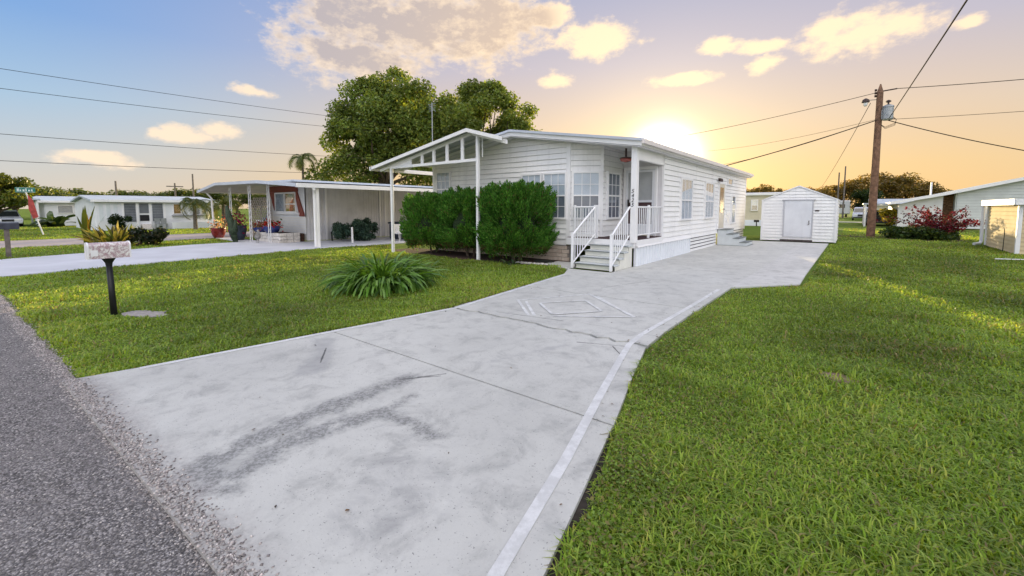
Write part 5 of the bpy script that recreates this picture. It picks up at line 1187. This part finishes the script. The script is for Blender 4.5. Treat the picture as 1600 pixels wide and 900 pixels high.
# ================================================================== GRASS
def lawn(name, th0, th1, r0, r1, rho, mask, seed, label):
    r_ = np.random.default_rng(seed); rs = np.linspace(r0, r1, 4000); dens = rho / (1 + (rs / 4.6) ** 2) * rs; cdf = np.cumsum(dens); tot = cdf[-1] * (rs[1] - rs[0]) * (th1 - th0); cdf /= cdf[-1]
    n = int(tot); r = np.interp(r_.random(n), cdf, rs); th = r_.uniform(th0, th1, n); x = r * np.sin(th); y = r * np.cos(th)
    k = mask(x, y); 
    thin = vnoise(x, y, 1.6, 5) * .6 + vnoise(x, y, .5, 6) * .5
    k &= r_.random(n) < np.clip((thin - .10) * 3.2, .16, 1)
    x, y, r = x[k], y[k], r[k]; n = len(x)
    a = r_.uniform(0, 2 * math.pi, n) + vnoise(x, y, 2.2, 9) * 4; D = np.stack([np.cos(a), np.sin(a)], 1)
    tuft = vnoise(x, y, 3.1, 7)
    L = r_.uniform(.035, .115, n) * (.35 + 1.2 * tuft); Wd = r_.uniform(.004, .0095, n) * (1 + r / 7); bend = np.clip(r_.normal(.90, .24, n), .1, 1.25)
    pal = np.array([(.20, .32, .04), (.26, .40, .06), (.14, .24, .03), (.34, .47, .09), (.29, .37, .065)]); C = pal[r_.integers(0, 5, n)] * r_.uniform(.75, 1.25, (n, 1))
    p1 = vnoise(x, y, .45, 11)[:, None]; p2 = vnoise(x, y, 1.3, 12)[:, None]
    C = C * (1 + (p1 - .5) * .75) * (1 + (vnoise(x, y, .16, 15)[:, None] - .5) * .4); C = C * (1 - .35 * np.clip(p2 - .6, 0, 1) * 2) + np.array([.05, .03, .0]) * np.clip(p1 - .45, 0, 1)
    dry = (r_.random(n) < .05 + .30 * np.clip(p2[:, 0] - .58, 0, 1) + .25 * np.clip(p1[:, 0] - .68, 0, 1)); C[dry] = np.array([.34, .28, .14]) * r_.uniform(.6, 1.2, (dry.sum(), 1))
    B = np.stack([x, y, np.full(n, -.004)], 1)
    V, T, CC = blades(B, D, L, Wd, bend, np.clip(C, .005, .5))
    o = tri_obj(name, V, T, CC, GRASSM, kind='stuff'); tag(o, label, 'grass'); return n
def m_right(x, y):
    e1 = np.interp(y, [.62, 1.5, 2.93, 3.9, 4.83, 5.8, 9.59, 9.6, 10.9, 30], [-.80, -.97, -1.31, -1.62, -1.80, -1.87, -1.86, -1.8, -.76, -.80]) + .05 * (vnoise(x, y, 5, 3) - .3)
    return (x > e1) & (y > .74 + .1 * vnoise(x, y, 3, 4)) & ~((x < -.58) & (y > 24.75)) & ~((x > 4.55) & (y > 23) & (y < 28)) & (np.hypot((x + .05) * 1.0, (y - 5.18) * 1.2) > .10)
def m_left(x, y):
    e1 = np.interp(y, [.5, .64, 2.87, 4.85, 9.1, 9.95, 11], [-5.80, -5.70, -5.41, -5.11, -5.60, -6.02, -7.1]) - .04 * vnoise(x, y, 5, 3)
    lo = np.interp(x, [-21, -16.9, -15.9], [.7, .7, .7]); edge = np.interp(y, [.5, 3, 8.6, 12], [-15.85, -16.25, -16.95, -16.55])
    near = (x < e1) & (x > edge) & (y > EY(x) + .03 + .12 * vnoise(x, y, 3, 4)) & (y < np.interp(x, [-16.5, -14.2, -9.4, -7.4, -6.7], [12, 10.15, 9.85, 9.95, 10.3])) & ~((np.abs((y - 1.62) - (x + 8.55) * .45) < .13 + .09 * vnoise(x, y, 9, 8)) & (np.abs(x + 8.55) < .40))
    far = (x < np.interp(y, [.5, 6.2, 8.1], [-20.85, -23.1, -23.2])) & (x > -27.2) & (y > EY(x) + .1) & (y < 8.4)
    across = (x < -33.4) & (x > -57) & (y > -3) & ~((x < -42) & (y > 5) & (x > -53))
    return near | far | across
lawn('lawn_grass', R(-32), R(22), .9, 44, 9000, m_right, 91, 'matted green lawn grass on the shed side of the driveway')
lawn('lawn_grass', R(-92), R(-30), 5.0, 58, 9500, m_left, 92, 'short green lawn grass around the mailbox and strap leaf clump')
# low round-leaved weeds creeping along the driveway edge
n = 52000; y = rng.uniform(.8, 10, n) ** 1.0; y = .8 + (y - .8) * rng.random(n); x = RX(y) + .06 + np.abs(rng.normal(size=n)) * (.10 + .35 * vnoise(y, y * 0 + 3, .9, 21)); k = m_right(x, y) & (rng.random(n) < np.clip(vnoise(x, y, 2.4, 22) * 1.6 - .45, .05, .8)); x, y = x[k], y[k]; n = len(x)
P = np.stack([x, y, rng.uniform(.015, .06, n)], 1); V, T, C = leaves(P, unit(rng.normal(size=(n, 3)) * .6 + [0, 0, 1]), rng.uniform(.010, .030, n), pick([(.20, .32, .05), (.27, .40, .08), (.15, .22, .05), (.26, .23, .10)], n), .8)
o = tri_obj('creeping_weeds', V, T, C, GRASSM, kind='stuff'); tag(o, 'small round leaved weeds creeping along the driveway edge', 'weeds')
# loose stones: on the asphalt and along its broken edge
def pebbles(name, X, Y, Z, s, cols, label):
    n = len(X); o6 = np.array([(1, 0, 0), (-1, 0, 0), (0, 1, 0), (0, -1, 0), (0, 0, 1), (0, 0, -.6)]); f8 = np.array([(0, 2, 4), (2, 1, 4), (1, 3, 4), (3, 0, 4), (2, 0, 5), (1, 2, 5), (3, 1, 5), (0, 3, 5)])
    V = np.stack([X, Y, Z], 1)[:, None, :] + o6[None] * s[:, None, None] * rng.uniform(.6, 1.3, (n, 6, 1)) * [1, 1, .7]; T = (f8[None] + np.arange(n)[:, None, None] * 6).reshape(-1, 3)
    o = tri_obj(name, V.reshape(-1, 3), T, np.repeat(pick(cols, n, .25), 6, 0), STONEM, kind='stuff'); tag(o, label, 'gravel')
STONEM = newmat('loose_stone')[0]; _nt = STONEM.node_tree; _a = _nt.nodes.new('ShaderNodeAttribute'); _a.attribute_name = 'Col'; _nt.links.new(_a.outputs[0], _nt.nodes['Principled BSDF'].inputs['Base Color']); _nt.nodes['Principled BSDF'].inputs['Roughness'].default_value = .9
n = 26000; X = -.4 - 9.0 * rng.random(n) ** 1.3; Y = EY(X) - 2.2 * rng.random(n) ** 1.1
pebbles('asphalt_stones', X, Y, np.full(n, .010), rng.uniform(.003, .008, n), [(.30, .28, .27), (.16, .15, .145), (.42, .39, .37), (.08, .075, .075)], 'loose pale chippings on the worn asphalt street')
n = 12000; X = -.6 - 14 * rng.random(n) ** 1.4; Y = EY(X) + .01 + rng.normal(size=n) * .05; Z = np.where((X > -5.72) & (X < -.84) & (Y > EY(X) - .04), .036, .010)
pebbles('edge_gravel', X, Y, Z, rng.uniform(.003, .011, n), [(.40, .35, .33), (.31, .28, .27), (.46, .42, .40), (.18, .16, .155)], 'pinkish gravel along the broken edge of the street')
# litter on the driveway
n = 70; P = np.stack([rng.uniform(-5.2, -1.4, n), rng.uniform(.9, 9, n), np.full(n, .042)], 1); P[:30, 0] = RX(P[:30, 1]) - np.abs(rng.normal(size=30)) * .12
V, T, C = leaves(P, unit(rng.normal(size=(n, 3)) * .3 + [0, 0, 1]), rng.uniform(.012, .04, n), pick([(.10, .06, .03), (.05, .035, .025), (.16, .09, .04)], n)); o = tri_obj('leaf_litter', V, T, C, LEAF, kind='stuff'); tag(o, 'scattered dry leaf bits on the concrete driveway', 'leaf litter')
